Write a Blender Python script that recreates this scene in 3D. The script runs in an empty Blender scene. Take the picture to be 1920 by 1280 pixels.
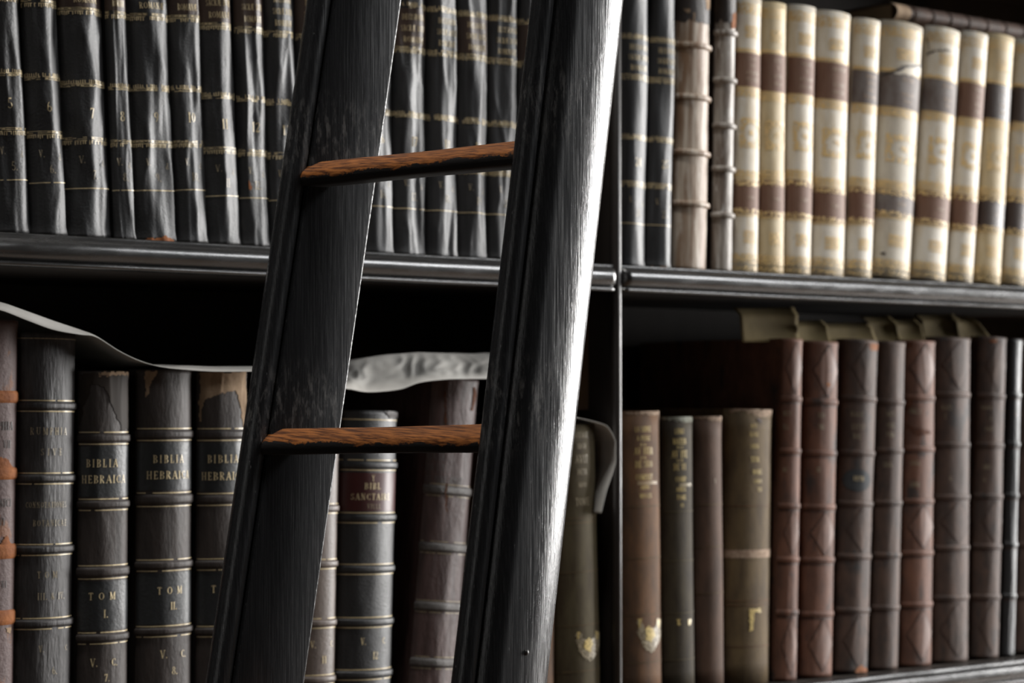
import bpy, math, random
from mathutils import Vector, Matrix, noise
random.seed(7)
SC = bpy.context.scene
COL = SC.collection
V = Vector
# ------------------------------------------------------------------ camera
# X runs along the shelves, Y into the bookcase, Z up (metres)
F = 4085.0                                   # focal length in pixels of a 1920 px wide frame
PHI = math.atan2(F, 5190.0)                  # how far the view is turned along the shelves
PITCH = math.atan2(122.0, F)
CAM = V((0.0, -1.925, 1.6))
vh = V((math.sin(PHI), math.cos(PHI), 0)); RIGHT = V((math.cos(PHI), -math.sin(PHI), 0))
FWD = vh * math.cos(PITCH) + V((0, 0, math.sin(PITCH)))
UP = -vh * math.sin(PITCH) + V((0, 0, math.cos(PITCH)))
def proj(p):
    d = p - CAM; w = d.dot(FWD)
    return 960 + F * d.dot(RIGHT) / w, 640 - F * d.dot(UP) / w, w
def unY(px, py, y):                          # measured point of the photo -> place on the upright plane Y = y
    r = FWD + RIGHT * ((px - 960) / F) + UP * ((640 - py) / F)
    return CAM + r * ((y - CAM.y) / r.y)
cd = bpy.data.cameras.new('camera'); cam = bpy.data.objects.new('camera', cd); COL.objects.link(cam)
m = Matrix((RIGHT, UP, -FWD)).transposed().to_4x4(); m.translation = CAM
cam.matrix_world = m
cd.sensor_width = 36; cd.lens = F * 36 / 1920; cd.clip_start = .05
cd.dof.use_dof = True; cd.dof.focus_distance = 1.87; cd.dof.aperture_fstop = 7.4
SC.camera = cam

# ------------------------------------------------------------------ materials
def mat(name, c1, c2=None, rough=.5, scale=30, stretch=(1, 1, 1), lo=.35, hi=.65, bump=0, bscale=200, bstretch=(1, 1, 1),
        spec=.5, metal=0, rvar=0, spots=None, trans=0, detail=5):
    mt = bpy.data.materials.new(name); mt.use_nodes = True
    nt = mt.node_tree; N = nt.nodes; L = nt.links; N.clear()
    out = N.new('ShaderNodeOutputMaterial'); b = N.new('ShaderNodeBsdfPrincipled')
    L.new(b.outputs[0], out.inputs[0])
    b.inputs['Roughness'].default_value = rough; b.inputs['Metallic'].default_value = metal
    b.inputs['Specular IOR Level'].default_value = spec
    tc = N.new('ShaderNodeTexCoord'); oi = N.new('ShaderNodeObjectInfo')
    mu = N.new('ShaderNodeMath'); mu.operation = 'MULTIPLY'; mu.inputs[1].default_value = 57.0
    L.new(oi.outputs['Random'], mu.inputs[0])
    ad = N.new('ShaderNodeVectorMath'); ad.operation = 'ADD'
    L.new(tc.outputs['Object'], ad.inputs[0]); L.new(mu.outputs[0], ad.inputs[1])
    def nz(sc, st, det=detail):
        mp = N.new('ShaderNodeMapping'); mp.inputs['Scale'].default_value = st
        L.new(ad.outputs[0], mp.inputs['Vector'])
        n = N.new('ShaderNodeTexNoise'); n.inputs['Scale'].default_value = sc; n.inputs['Detail'].default_value = det
        n.inputs['Roughness'].default_value = .62
        L.new(mp.outputs[0], n.inputs['Vector']); return n.outputs['Fac']
    def mr(src, a, bb, c=0, d=1):
        q = N.new('ShaderNodeMapRange'); q.inputs[1].default_value = a; q.inputs[2].default_value = bb
        q.inputs[3].default_value = c; q.inputs[4].default_value = d; L.new(src, q.inputs[0]); return q.outputs[0]
    def mix(f, a, bcol):
        q = N.new('ShaderNodeMix'); q.data_type = 'RGBA'; L.new(f, q.inputs[0])
        for s, x in ((6, a), (7, bcol)):
            if isinstance(x, tuple): q.inputs[s].default_value = (*x, 1)
            else: L.new(x, q.inputs[s])
        return q.outputs[2]
    n1 = nz(scale, stretch)
    col = mix(mr(n1, lo, hi), c1, c2 or c1)
    for (sc, st, a, bb, c3) in (spots or []):
        col = mix(mr(nz(sc, st), a, bb), col, c3)
    L.new(col, b.inputs['Base Color'])
    if rvar: L.new(mr(nz(scale * 2.3, stretch), .3, .7, rough - rvar, rough + rvar), b.inputs['Roughness'])
    if bump:
        bp = N.new('ShaderNodeBump'); bp.inputs['Strength'].default_value = bump; bp.inputs['Distance'].default_value = .002
        L.new(nz(bscale, bstretch, 8), bp.inputs['Height']); L.new(bp.outputs[0], b.inputs['Normal'])
    if trans:
        tr = N.new('ShaderNodeBsdfTranslucent'); L.new(col, tr.inputs[0])
        ms = N.new('ShaderNodeMixShader'); ms.inputs[0].default_value = trans
        L.new(b.outputs[0], ms.inputs[1]); L.new(tr.outputs[0], ms.inputs[2]); L.new(ms.outputs[0], out.inputs[0])
    mt['n'] = 1
    return mt
GR = (1, 1, .12)
M = dict(
 black=mat('black_leather', (.016, .016, .0168), (.028, .028, .029), .45, 160, GR, bump=.3, bscale=420, spec=.62, rvar=.06,
           spots=[(60, (1, 1, .35), .67, .76, (.05, .047, .044))]),
 blackgrey=mat('lit_black_leather', (.021, .021, .0222), (.036, .036, .0375), .48, 160, GR, bump=.25, bscale=420, spec=.55, rvar=.05),  # black leather in a paler tone, standing in for stronger light on some volumes
 panel=mat('dark_brown_title_leather', (.050, .030, .022), (.075, .048, .036), .45, 60, GR, bump=.25, bscale=420, spec=.5),
 gilt=mat('worn_gilt', (.86, .70, .42), (.48, .38, .21), .40, 900, lo=.38, hi=.6, spec=.6),
 dimgilt=mat('rubbed_gilt', (.46, .38, .25), (.20, .165, .11), .42, 700, lo=.38, hi=.62, spec=.5),
 rustdark=mat('faded_rust_scar', (.135, .052, .026), (.075, .03, .017), .8, 90, spec=.15, bump=.3, bscale=300),
 bluepatch=mat('blue_grey_rubbed_patch', (.055, .06, .064), (.038, .038, .04), .7, 70, spec=.15),
 blind=mat('blind_stamped_letter', (.026, .021, .019), (.042, .034, .03), .6, 300),
 bright=mat('bright_gilt', (.72, .56, .22), (.5, .36, .13), .36, 500, lo=.4, hi=.65, spec=.6),
 cream=mat('cream_vellum', (.73, .675, .58), (.58, .475, .32), .55, 60, (1, 1, .3), .42, .74, bump=.12, bscale=160, spec=.3,
           spots=[(90, (1, 1, .5), .68, .78, (.44, .35, .22))]),
 cream2=mat('yellowed_vellum', (.62, .51, .33), (.48, .36, .19), .55, 60, (1, 1, .3), .4, .7, bump=.12, bscale=160, spec=.3),
 cream3=mat('grey_vellum', (.58, .525, .43), (.47, .40, .30), .55, 40, (1, 1, .5), .4, .7, bump=.15, bscale=160, spec=.3,
            spots=[(60, (1, 1, .5), .66, .74, (.32, .25, .17))]),
 lab=mat('brown_title_label', (.170, .086, .056), (.215, .125, .085), .6, 160, GR, spec=.22),
 labgrey=mat('greyed_title_label', (.14, .105, .09), (.21, .185, .17), .6, 90, (1, 1, .4), spec=.22),
 labgilt=mat('faint_label_gilt', (.50, .36, .23), (.26, .17, .11), .5, 700, lo=.35, hi=.6),
 ygilt=mat('pale_gilt', (.78, .55, .22), (.68, .49, .26), .5, 300, lo=.35, hi=.65, spec=.5),
 tan=mat('tan_calf', (.58, .50, .41), (.24, .145, .085), .5, 130, (1, 1, .06), .38, .60, bump=.3, bscale=240, bstretch=(1, 1, .3), spec=.4,
         spots=[(170, (1, 1, .12), .60, .70, (.66, .62, .56))]),
 tan2=mat('grey_calf', (.50, .465, .42), (.19, .15, .12), .48, 130, (1, 1, .09), .36, .60, bump=.3, bscale=240, bstretch=(1, 1, .3), spec=.4,
         spots=[(190, (1, 1, .2), .58, .68, (.60, .58, .55))]),
 umber=mat('umber_leather', (.036, .029, .026), (.058, .046, .041), .52, 120, GR, bump=.4, bscale=260, bstretch=(1, 1, .35), spec=.32),
 rumph=mat('cracked_black_leather', (.022, .019, .019), (.050, .045, .044), .5, 160, (1, 1, .2), .4, .66, bump=.7, bscale=170, bstretch=(1.6, 1.6, .3), spec=.5),
 redbrown=mat('worn_red_leather', (.125, .080, .074), (.080, .048, .044), .6, 40, (1, 1, .4), bump=.5, bscale=200, spec=.4,
              spots=[(30, (1, 1, .6), .60, .66, (.17, .065, .025))]),
 rust=mat('exposed_rust_leather', (.30, .105, .03), (.18, .06, .02), .75, 70, spec=.25, bump=.4, bscale=300),
 blklab=mat('black_title_label', (.020, .021, .022), (.032, .034, .035), .40, 60, GR, bump=.25, bscale=300, spec=.5),
 redlab=mat('dark_red_title_label', (.080, .018, .016), (.055, .014, .013), .42, 60, GR, spec=.5),
 brownbk=mat('mid_brown_leather', (.130, .098, .08), (.090, .067, .056), .45, 120, GR, bump=.25, bscale=300, spec=.5),
 sainte=mat('crimson_brown_leather', (.110, .066, .060), (.060, .034, .031), .5, 140, (1, 1, .14), .36, .64, bump=.5, bscale=200, bstretch=(1, 1, .4), spec=.5),
 greyband=mat('greyed_band_leather', (.125, .113, .105), (.08, .07, .065), .5, 160, bump=.5, bscale=500, spec=.4),
 lining=mat('exposed_paper_lining', (.42, .30, .195), (.22, .145, .09), .8, 80, (1, 1, .3), spec=.2, bump=.3, bscale=200),
 olive=mat('olive_cloth', (.105, .086, .050), (.068, .052, .032), .65, 70, (1, 1, .3), bump=.2, bscale=700, spec=.1),
 brcloth=mat('brown_cloth', (.175, .094, .050), (.095, .060, .040), .65, 50, (1, 1, .4), bump=.2, bscale=700, spec=.1),
 dkolive=mat('dark_olive_cloth', (.068, .055, .035), (.040, .032, .024), .65, 70, (1, 1, .3), bump=.2, bscale=700, spec=.1),
 plumcloth=mat('plain_brown_cloth', (.125, .076, .054), (.076, .050, .038), .65, 50, (1, 1, .3), bump=.2, bscale=700, spec=.1),
 khaki=mat('khaki_cloth', (.150, .106, .056), (.092, .065, .039), .65, 50, (1, 1, .4), bump=.2, bscale=700, spec=.1),
 calf=mat('reddish_calf', (.185, .088, .058), (.105, .055, .040), .6, 55, (1, 1, .4), .36, .64, bump=.2, bscale=300, spec=.14,
          spots=[(40, (1, 1, .5), .56, .68, (.060, .046, .042))]),
 calf2=mat('greyish_calf', (.115, .073, .056), (.066, .048, .041), .6, 55, (1, 1, .4), .36, .64, bump=.2, bscale=300, spec=.14,
          spots=[(40, (1, 1, .5), .56, .68, (.048, .042, .040))]),
 calfpan=mat('tooled_lozenge_leather', (.180, .090, .061), (.125, .066, .048), .55, 60, spec=.25),
 tool=mat('blind_tooled_line', (.050, .030, .024), (.075, .045, .036), .6, 150, spec=.2),
 frayed=mat('frayed_cloth_edge', (.44, .33, .24), (.24, .16, .11), .8, 260, spec=.2),
 greenfr=mat('faded_green_edge', (.34, .36, .31), (.16, .15, .11), .8, 260, spec=.2),
 page=mat('page_edges', (.40, .31, .20), (.27, .20, .13), .85, 500, (1, .02, .02), spec=.2),
 darkpage=mat('dusty_page_edges', (.20, .15, .10), (.13, .10, .07), .9, 500, (1, .02, .02), spec=.2),
 paper=mat('white_paper', (.58, .565, .53), (.49, .47, .435), .75, 14, trans=.12, spec=.25, bump=.05, bscale=60),
 oldpaper=mat('yellowed_paper', (.27, .21, .10), (.19, .145, .07), .8, 20, trans=.2, spec=.2),
 wood=mat('black_painted_wood', (.013, .0125, .0125), (.021, .020, .019), .26, 60, (.15, 1, 1), bump=.12, bscale=90, bstretch=(.25, 1, 1), spec=1.0, rvar=.06,
          spots=[(260, (.45, 1, 1), .71, .76, (.10, .098, .094))]),
 post=mat('black_painted_upright', (.016, .0135, .0125), (.03, .024, .021), .34, 40, (1, 1, .1), bump=.3, bscale=130, bstretch=(1, 1, .1), spec=.6),
 inner=mat('dark_case_interior', (.020, .014, .010), (.03, .021, .015), .7, 30, (1, 1, .2), spec=.3),
 card=mat('brown_board', (.165, .100, .06), (.13, .078, .046), .7, 40, spec=.3),
 floor=mat('dark_floor_boards', (.07, .045, .028), (.11, .07, .04), .5, 12, (.2, 2, 1)),
 wall=mat('dark_plaster', (.12, .11, .10), (.15, .135, .12), .8, 6),
)

# ------------------------------------------------------------------ object helpers
def meshob(name, vs, fs, mt, parent=None, smooth=True, uniq=True):
    me = bpy.data.meshes.new(name); me.from_pydata([tuple(v) for v in vs], [], fs); me.update()
    if smooth:
        for p in me.polygons: p.use_smooth = True
    me.materials.append(mt)
    o = bpy.data.objects.new(name, me); COL.objects.link(o)
    if parent: o.parent = parent
    return o
def thing(name, label, cat, loc=(0, 0, 0), group=None):
    o = bpy.data.objects.new(name, None); COL.objects.link(o); o.location = loc; o.empty_display_size = .05
    o['label'] = label; o['category'] = cat
    if group: o['group'] = group
    return o
def gridf(nu, nv, off=0):
    return [(off + j * nu + i, off + j * nu + i + 1, off + (j + 1) * nu + i + 1, off + (j + 1) * nu + i) for j in range(nv - 1) for i in range(nu - 1)]
class MB:
    def __init__(s): s.v = []; s.f = []
    def box(s, x0, x1, y0, y1, z0, z1):
        k = len(s.v)
        s.v += [V((x, y, z)) for z in (z0, z1) for y in (y0, y1) for x in (x0, x1)]
        s.f += [tuple(k + i for i in q) for q in ((0, 2, 3, 1), (4, 5, 7, 6), (0, 1, 5, 4), (2, 6, 7, 3), (0, 4, 6, 2), (1, 3, 7, 5))]
    def sweep(s, rings, caps=True, closed=True):
        k = len(s.v); n = len(rings[0])
        for r in rings: s.v += r
        for j in range(len(rings) - 1):
            for i in range(n if closed else n - 1):
                a = k + j * n + i; b = k + j * n + (i + 1) % n
                s.f.append((a, b, b + n, a + n))
        if caps:
            s.f.append(tuple(k + i for i in reversed(range(n)))); s.f.append(tuple(k + (len(rings) - 1) * n + i for i in range(n)))
    def ob(s, name, mt, parent=None, smooth=False, bevel=0, seg=2):
        o = meshob(name, s.v, s.f, mt, parent, smooth)
        if bevel:
            b = o.modifiers.new('bevel', 'BEVEL'); b.width = bevel; b.segments = seg; b.limit_method = 'ANGLE'; b.angle_limit = .6
        return o

# ------------------------------------------------------------------ letters cut as thick and thin strokes with serifs
T, t_ = .17, .075
def Ln(x0, y0, x1, y1, w=T): return ('l', x0, y0, x1, y1, w)
def Ar(cx, cy, rx, ry, a0, a1, w=T): return ('a', cx, cy, rx, ry, a0, a1, w)
def Sf(x, y, w=.3): return ('l', x - w / 2, y, x + w / 2, y, .055)
def St(x, y0=0, y1=1): return [Ln(x, y0, x, y1), Sf(x, y0 + .03), Sf(x, y1 - .03)]
GL = {
 'A': (.8, [Ln(.1, 0, .4, 1, t_), Ln(.4, 1, .7, 0), Ln(.22, .35, .58, .35, t_), Sf(.1, .03), Sf(.7, .03)]),
 'B': (.68, St(.17) + [Ar(.3, .75, .24, .23, -90, 90), Ar(.3, .27, .28, .25, -90, 90), Ln(.17, .51, .35, .51, t_)]),
 'C': (.72, [Ar(.42, .5, .32, .47, 50, 310), Ln(.63, .95, .63, .7, t_), Ln(.63, .05, .63, .25, t_)]),
 'D': (.78, St(.17) + [Ar(.28, .5, .38, .46, -90, 90), Ln(.17, .04, .3, .04, t_), Ln(.17, .96, .3, .96, t_)]),
 'E': (.64, St(.17) + [Ln(.17, .96, .55, .96, t_), Ln(.17, .5, .45, .5, t_), Ln(.17, .04, .57, .04, t_), Ln(.55, .8, .55, .97, t_), Ln(.57, .03, .57, .22, t_), Ln(.45, .4, .45, .6, t_)]),
 'F': (.6, St(.17) + [Ln(.17, .96, .55, .96, t_), Ln(.17, .5, .43, .5, t_), Ln(.55, .78, .55, .97, t_)]),
 'G': (.76, [Ar(.42, .5, .32, .47, 50, 315), Ln(.66, .05, .66, .42), Sf(.64, .42), Ln(.63, .95, .63, .7, t_)]),
 'H': (.82, St(.17) + St(.65) + [Ln(.17, .5, .65, .5, t_)]),
 'I': (.36, St(.18)),
 'L': (.62, St(.17) + [Ln(.17, .04, .55, .04, t_), Ln(.55, .03, .55, .25, t_)]),
 'M': (.96, [Ln(.15, 0, .15, 1, t_), Ln(.15, 1, .46, .1), Ln(.46, .1, .78, 1, t_), Ln(.8, 0, .8, 1), Sf(.15, .03), Sf(.8, .03), Sf(.12, .97, .2), Sf(.83, .97, .2)]),
 'N': (.82, [Ln(.15, 0, .15, 1, t_), Ln(.15, 1, .66, 0), Ln(.66, 0, .66, 1, t_), Sf(.15, .03), Sf(.12, .97, .22), Sf(.66, .97)]),
 'O': (.8, [Ar(.4, .5, .31, .46, 0, 360)]),
 'P': (.66, St(.17) + [Ar(.3, .72, .26, .25, -90, 90), Ln(.17, .47, .32, .47, t_)]),
 'Q': (.8, [Ar(.4, .5, .31, .46, 0, 360), Ln(.45, .1, .75, -.15, .1)]),
 'R': (.74, St(.17) + [Ar(.3, .74, .24, .23, -90, 90), Ln(.3, .5, .64, .02), Ln(.17, .5, .32, .5, t_)]),
 'S': (.6, [Ar(.31, .74, .2, .22, 40, 270, .13), Ar(.3, .27, .22, .24, -140, 90, .13), Ln(.5, .95, .5, .75, t_), Ln(.09, .05, .09, .26, t_)]),
 'T': (.68, St(.34) + [Ln(.06, .96, .62, .96, t_), Ln(.07, .78, .07, .97, t_), Ln(.61, .78, .61, .97, t_)]),
 'U': (.78, [Ln(.17, .3, .17, 1), Ln(.62, .3, .62, 1, t_), Ar(.395, .3, .225, .27, 180, 360, .11), Sf(.17, .97), Sf(.62, .97)]),
 'V': (.76, [Ln(.1, 1, .38, 0), Ln(.38, 0, .66, 1, t_), Sf(.1, .97), Sf(.66, .97)]),
 'W': (1.0, [Ln(.08, 1, .3, 0), Ln(.3, 0, .5, .9, t_), Ln(.5, .9, .7, 0), Ln(.7, 0, .92, 1, t_), Sf(.08, .97), Sf(.92, .97)]),
 'X': (.74, [Ln(.1, 1, .62, 0), Ln(.62, 1, .1, 0, t_), Sf(.1, .97), Sf(.62, .97), Sf(.1, .03), Sf(.62, .03)]),
 'Y': (.72, [Ln(.08, 1, .36, .45), Ln(.36, .45, .64, 1, t_), Ln(.36, 0, .36, .48), Sf(.36, .03), Sf(.08, .97), Sf(.64, .97)]),
 'd': (.6, [Ar(.28, .28, .2, .27, 0, 360, .12), Ln(.48, 0, .48, 1, .13), Sf(.42, .97, .18)]),
 '.': (.3, [Ln(.12, 0, .12, .15, .15)]), "'": (.24, [Ln(.12, .75, .12, 1, .1)]),
 '&': (.85, [Ar(.35, .77, .17, .2, 0, 360, .1), Ln(.25, .65, .75, .02), Ar(.34, .27, .24, .26, 90, 330, .12), Ln(.55, .15, .72, .45, t_)]),
 '-': (.5, [Ln(.08, .45, .42, .45, .08)]), ' ': (.45, []),
 '0': (.66, [Ar(.33, .5, .24, .46, 0, 360, .14)]),
 '1': (.46, St(.25) + [Ln(.1, .8, .25, .97, t_)]),
 '2': (.62, [Ar(.3, .72, .22, .25, -30, 170, .13), Ln(.5, .62, .1, .05, .1), Ln(.08, .05, .55, .05, .12), Ln(.55, .04, .55, .22, t_)]),
 '3': (.6, [Ar(.28, .75, .2, .22, -90, 150, .12), Ar(.28, .27, .24, .25, -150, 90, .12)]),
 '4': (.64, [Ln(.42, 0, .42, 1), Ln(.42, 1, .06, .3, t_), Ln(.06, .28, .6, .28, t_), Sf(.42, .03)]),
 '5': (.6, [Ln(.14, .95, .5, .95, .12), Ln(.14, .95, .12, .55, t_), Ar(.28, .31, .23, .29, -150, 120, .13)]),
 '6': (.64, [Ar(.33, .3, .22, .27, 0, 360, .13), Ar(.42, .45, .31, .52, 100, 195, .12)]),
 '7': (.6, [Ln(.08, .94, .54, .94, .12), Ln(.54, .94, .24, 0, .13), Ln(.08, .78, .08, .97, t_)]),
 '8': (.62, [Ar(.31, .75, .18, .21, 0, 360, .11), Ar(.31, .27, .23, .25, 0, 360, .12)]),
 '9': (.64, [Ar(.31, .7, .22, .27, 0, 360, .13), Ar(.22, .55, .31, .52, -80, 15, .12)]),
}
AE = GL['A'][1][:3] + [Sf(.1, .03)]
GL['@'] = (1.15, AE + [('l', a[1] + .5, a[2], a[3] + .5, a[4], a[5]) for a in GL['E'][1]])
def glyph_quads(ch):
    out = []
    for s in GL[ch][1]:
        if s[0] == 'l':
            _, x0, y0, x1, y1, w = s
            dx, dy = x1 - x0, y1 - y0; l = math.hypot(dx, dy) or 1; nx, ny = -dy / l * w / 2, dx / l * w / 2
            out.append([(x0 + nx, y0 + ny), (x0 - nx, y0 - ny), (x1 - nx, y1 - ny), (x1 + nx, y1 + ny)])
        else:
            _, cx, cy, rx, ry, a0, a1, w = s
            n = max(4, int(abs(a1 - a0) / 24)); pr = None
            for i in range(n + 1):
                a = math.radians(a0 + (a1 - a0) * i / n); c, sn = math.cos(a), math.sin(a)
                ww = w * (.42 + .58 * abs(c)); p = ((cx + (rx + ww / 2 * 0) * c - ww / 2 * c, cy + (ry - ww / 2) * sn), (cx + rx * c + ww / 2 * c, cy + ry * sn))
                if pr: out.append([pr[0], p[0], p[1], pr[1]])
                pr = p
    return out
GQ = {k: glyph_quads(k) for k in GL}

# ------------------------------------------------------------------ the book
AA = math.radians(72)
class Book:
    """A bound volume: spine grid with its own bulge and creases, two boards, page block; overlays follow the spine surface."""
    n = 0
    def __init__(s, label, group, mt, zb, xt, yt, xb, H=None, prev=None, xl=None, Y=.03, b=.26, D=.22, wr=(0, 0), flare=0, gap=.0006,
                 boardm=None, page='page', name='book', yb=None, nu=25, bands=(), headdip=0, cat='book'):
        Book.n += 1; s.seed = Book.n * 3.17; s.wr = wr; s.flare = flare; s.headdip = headdip; s.bands_h = bands
        s.Y = Y; s.mt = mt
        yb0 = proj(V((unY(xb, 600, Y).x, Y, zb)))[1]
        pb = unY(xb, yb0, Y + .006); pt = unY(xt, yt, Y + .006)
        s.lean = math.atan2(pt.x - pb.x, pt.z - pb.z)
        s.H = H if H else (pt.z - zb) / math.cos(s.lean)
        XL = prev if prev is not None else unY(xl, yb0, Y + .01).x
        XR = pb.x
        for it in range(4):                               # widen until the silhouette of the round spine meets the measured edge
            s.t = max(.006, XR - XL - gap); s.b = b * s.t; s.cx = (XR + XL) / 2
            mx = max(proj(V((s.cx + s.sec(u)[0], Y + s.b + s.sec(u)[1], zb)))[0] for u in [k / 20 - 1 for k in range(41)])
            XR += (xb - mx) * proj(V((XR, Y, zb)))[2] / F / math.cos(PHI)
        s.XR = XR; s.D = D
        s.M = Matrix.Translation((s.cx, Y + s.b, zb + abs(math.sin(s.lean)) * s.t / 2 + .0004)) @ Matrix.Rotation(s.lean, 4, 'Y')
        s.root = thing(name, label, cat, group=group); s.root.matrix_world = s.M
        nv = max(12, int(s.H / .0045)) if (wr[0] or bands) else 14
        vs = [s.surf(-1 + 2 * i / (nu - 1), s.H * j / (nv - 1)) for j in range(nv) for i in range(nu)]
        fs = gridf(nu, nv)
        # turn the spine's head and tail edges inwards so it has thickness
        for j in (0, nv - 1):
            k = len(vs)
            vs += [s.surf(-1 + 2 * i / (nu - 1), s.H * j / (nv - 1), -.0022) for i in range(nu)]
            for i in range(nu - 1):
                q = (j * nu + i, j * nu + i + 1, k + i + 1, k + i); fs.append(q if j else q[::-1])
        s.spine = meshob('spine', vs, fs, mt, s.root)
        h = s.t / 2; bt = min(.0028, s.t * .12)
        for x0, x1 in ((-h, -h + bt), (h - bt, h)):
            q = MB(); q.box(x0, x1, 0, D, .0, s.H); q.ob('board', boardm or mt, s.root, bevel=.0007, seg=1)
        q = MB(); q.box(-h + bt, h - bt, .004, D - .006, .004, s.H - .005)
        q.ob('page_block', M[page], s.root)
    def sec(s, u):
        a = u * AA; return s.t / 2 * math.sin(a) / math.sin(AA), -s.b * (math.cos(a) - math.cos(AA)) / (1 - math.cos(AA))
    def surf(s, u, z, off=0.0):
        x, y = s.sec(u); a = u * AA; e = s.seed
        ed = max(0.0, 1 - abs(u) ** 5)
        if s.wr[0]:
            w = noise.noise(V((u * 1.25 + e, z * 7.0, e * 1.7))) * s.wr[0] + noise.noise(V((u * 2.6 - e, z * 15, e))) * s.wr[1]
            w += abs(noise.noise(V((u * 3.1 + e * 2, z * 8, 2.0)))) * s.wr[1] * .9
            w -= (1 - abs(noise.noise(V((u * 2.3 + e, z * 13, e + 8))))) ** 7 * s.wr[1] * .8
            y += w * ed
        else:
            y += noise.noise(V((u * .9 + e, z * 8, e))) * .0007 * ed
            x += noise.noise(V((z * 9, e, 5.0))) * .0005
        if s.flare: off += s.flare * math.exp(-(z / .005) ** 2)
        off += .0008 * math.exp(-((z - s.H + .002) / .004) ** 2)
        return V((x + off * math.sin(a), y - off * math.cos(a), z if off < .1 else z))
    def uz(s, px, py):
        u, z = 0.0, s.H / 2
        for _ in range(30):
            X, Yy, w = proj(s.M @ s.surf(u, z))
            z += (Yy - py) * w / F * .9; u += (px - X) * w / F / (s.t / 2 * math.cos(PHI)) * .5
            u = max(-1, min(1, u)); z = max(0, min(s.H, z))
        return u, z
    def z(s, py, px=None):
        return s.uz(px if px else proj(s.M @ s.surf(.2, s.H / 2))[0], py)[1]
    def mm(s, px):                                        # measured height in pixels -> metres at this book
        return px * proj(s.M @ V((0, 0, s.H / 2)))[2] / F
    # ---- overlays
    def cells(s, name, mt, u0, u1, z0, z1, off=.0004, parent=None, keep=None, du=None, dz=None, edge=0, seed=0):
        """thin layer on the spine between u0..u1, z0..z1; keep(u,z) decides which small cells remain"""
        nu = max(2, int((u1 - u0) / (du or .085)) + 1); nv = max(2, int((z1 - z0) / (dz or .0045)) + 1)
        vs = []; fs = []
        for j in range(nv):
            for i in range(nu):
                u = u0 + (u1 - u0) * i / (nu - 1); z = z0 + (z1 - z0) * j / (nv - 1)
                if edge and (j in (0, nv - 1)): z += edge * noise.noise(V((u * 9 + s.seed, z * 50 + seed, 1)))
                vs.append(s.surf(u, z, off))
        for j in range(nv - 1):
            for i in range(nu - 1):
                if keep is None or keep(u0 + (u1 - u0) * (i + .5) / (nu - 1), z0 + (z1 - z0) * (j + .5) / (nv - 1)):
                    a = j * nu + i; fs.append((a, a + 1, a + nu + 1, a + nu))
        used = sorted({i for f in fs for i in f}); mp = {k: n for n, k in enumerate(used)}
        if not fs: return None
        return meshob(name, [vs[k] for k in used], [tuple(mp[i] for i in f) for f in fs], mt, parent or s.root)
    def patch(s, name, mt, pts, off=.0005, parent=None, rag=.0, speck=0, fine=.0011):
        """irregular piece on the spine; pts measured in the photo"""
        P = [s.uz(*p) for p in pts]; sd = random.random() * 50
        if len({round(p[0], 3) for p in P}) < 2: return None
        us = [p[0] for p in P]; zs = [p[1] for p in P]
        def inside(u, z):
            u += rag * 30 * noise.noise(V((u * 6, z * 160, sd))); z += rag * noise.noise(V((u * 8, z * 140, sd + 9)))
            c = False; n = len(P)
            for i in range(n):
                (x0, y0), (x1, y1) = P[i], P[(i + 1) % n]
                if (y0 > z) != (y1 > z) and u < (x1 - x0) * (z - y0) / (y1 - y0) + x0: c = not c
            return c and (not speck or random.random() > speck)
        return s.cells(name, mt, max(-1, min(us) - .05), min(1, max(us) + .05), max(0, min(zs) - .003), min(s.H, max(zs) + .003), off, parent, inside,
                       du=fine / (s.t / 2) / 1.2, dz=fine)
    def text(s, name, lines, mt, off=.0005, parent=None, sp=1.12, sx=1.0):
        """lines: (string, centre u, baseline z, cap height m); wraps round the spine"""
        vs = []; fs = []; R = s.t / 2 / math.sin(AA) * AA * 1.06
        for st, u0, z0, h, *o in lines:
            kx = o[0] if o else sx; gp = o[1] if len(o) > 1 else .10
            W = sum(GL[c][0] + gp for c in st) * h * kx; x = -W / 2
            for c in st:
                for q in GQ[c]:
                    k = len(vs); ok = True; pts = []
                    for (gx, gy) in q:
                        u = u0 + (x + gx * h * kx) / R
                        if abs(u) > .985: ok = False
                        pts.append(s.surf(max(-1, min(1, u)), z0 + gy * h, off))
                    if ok:
                        vs += pts; n = (pts[1] - pts[0]).cross(pts[2] - pts[0])
                        fs.append(tuple(k + i for i in ((0, 1, 2, 3) if n.y < 0 else (3, 2, 1, 0))))
                x += (GL[c][0] + gp) * h * kx
        return meshob(name, vs, fs, mt, parent or s.root, smooth=False) if fs else None
    def line(s, z, h=.0009, mt='gilt', parent=None, name='gilt_line', u0=-.97, u1=.97, off=.0005, worn=0):
        sd = random.random() * 99
        return s.cells(name, M[mt], u0, u1, z - h / 2, z + h / 2, off, parent, (lambda u, zz: noise.noise(V((u * 5, sd, z * 9))) > worn - .62) if worn else None, du=.06, dz=h * 1.5)
    def giltband(s, z, up=1, w=.0078, mt='gilt', worn=.25):
        """a dashed fillet with a row of little teeth above (up=1) or below it"""
        vs = []; fs = []; sd = random.random() * 40
        def quad(u0, u1, z0, z1):
            if noise.noise(V((u0 * 6, sd, 0))) < worn - .62 or random.random() < .10: return
            k = len(vs); vs.extend([s.surf(u0, z0, .0005), s.surf(u1, z0, .0005), s.surf(u1, z1, .0005), s.surf(u0, z1, .0005)]); fs.append((k, k + 1, k + 2, k + 3))
        R = s.t / 2 * 1.3; p = .0021 / R; u = -.96
        lz = z if up > 0 else z + w - .0022
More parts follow.
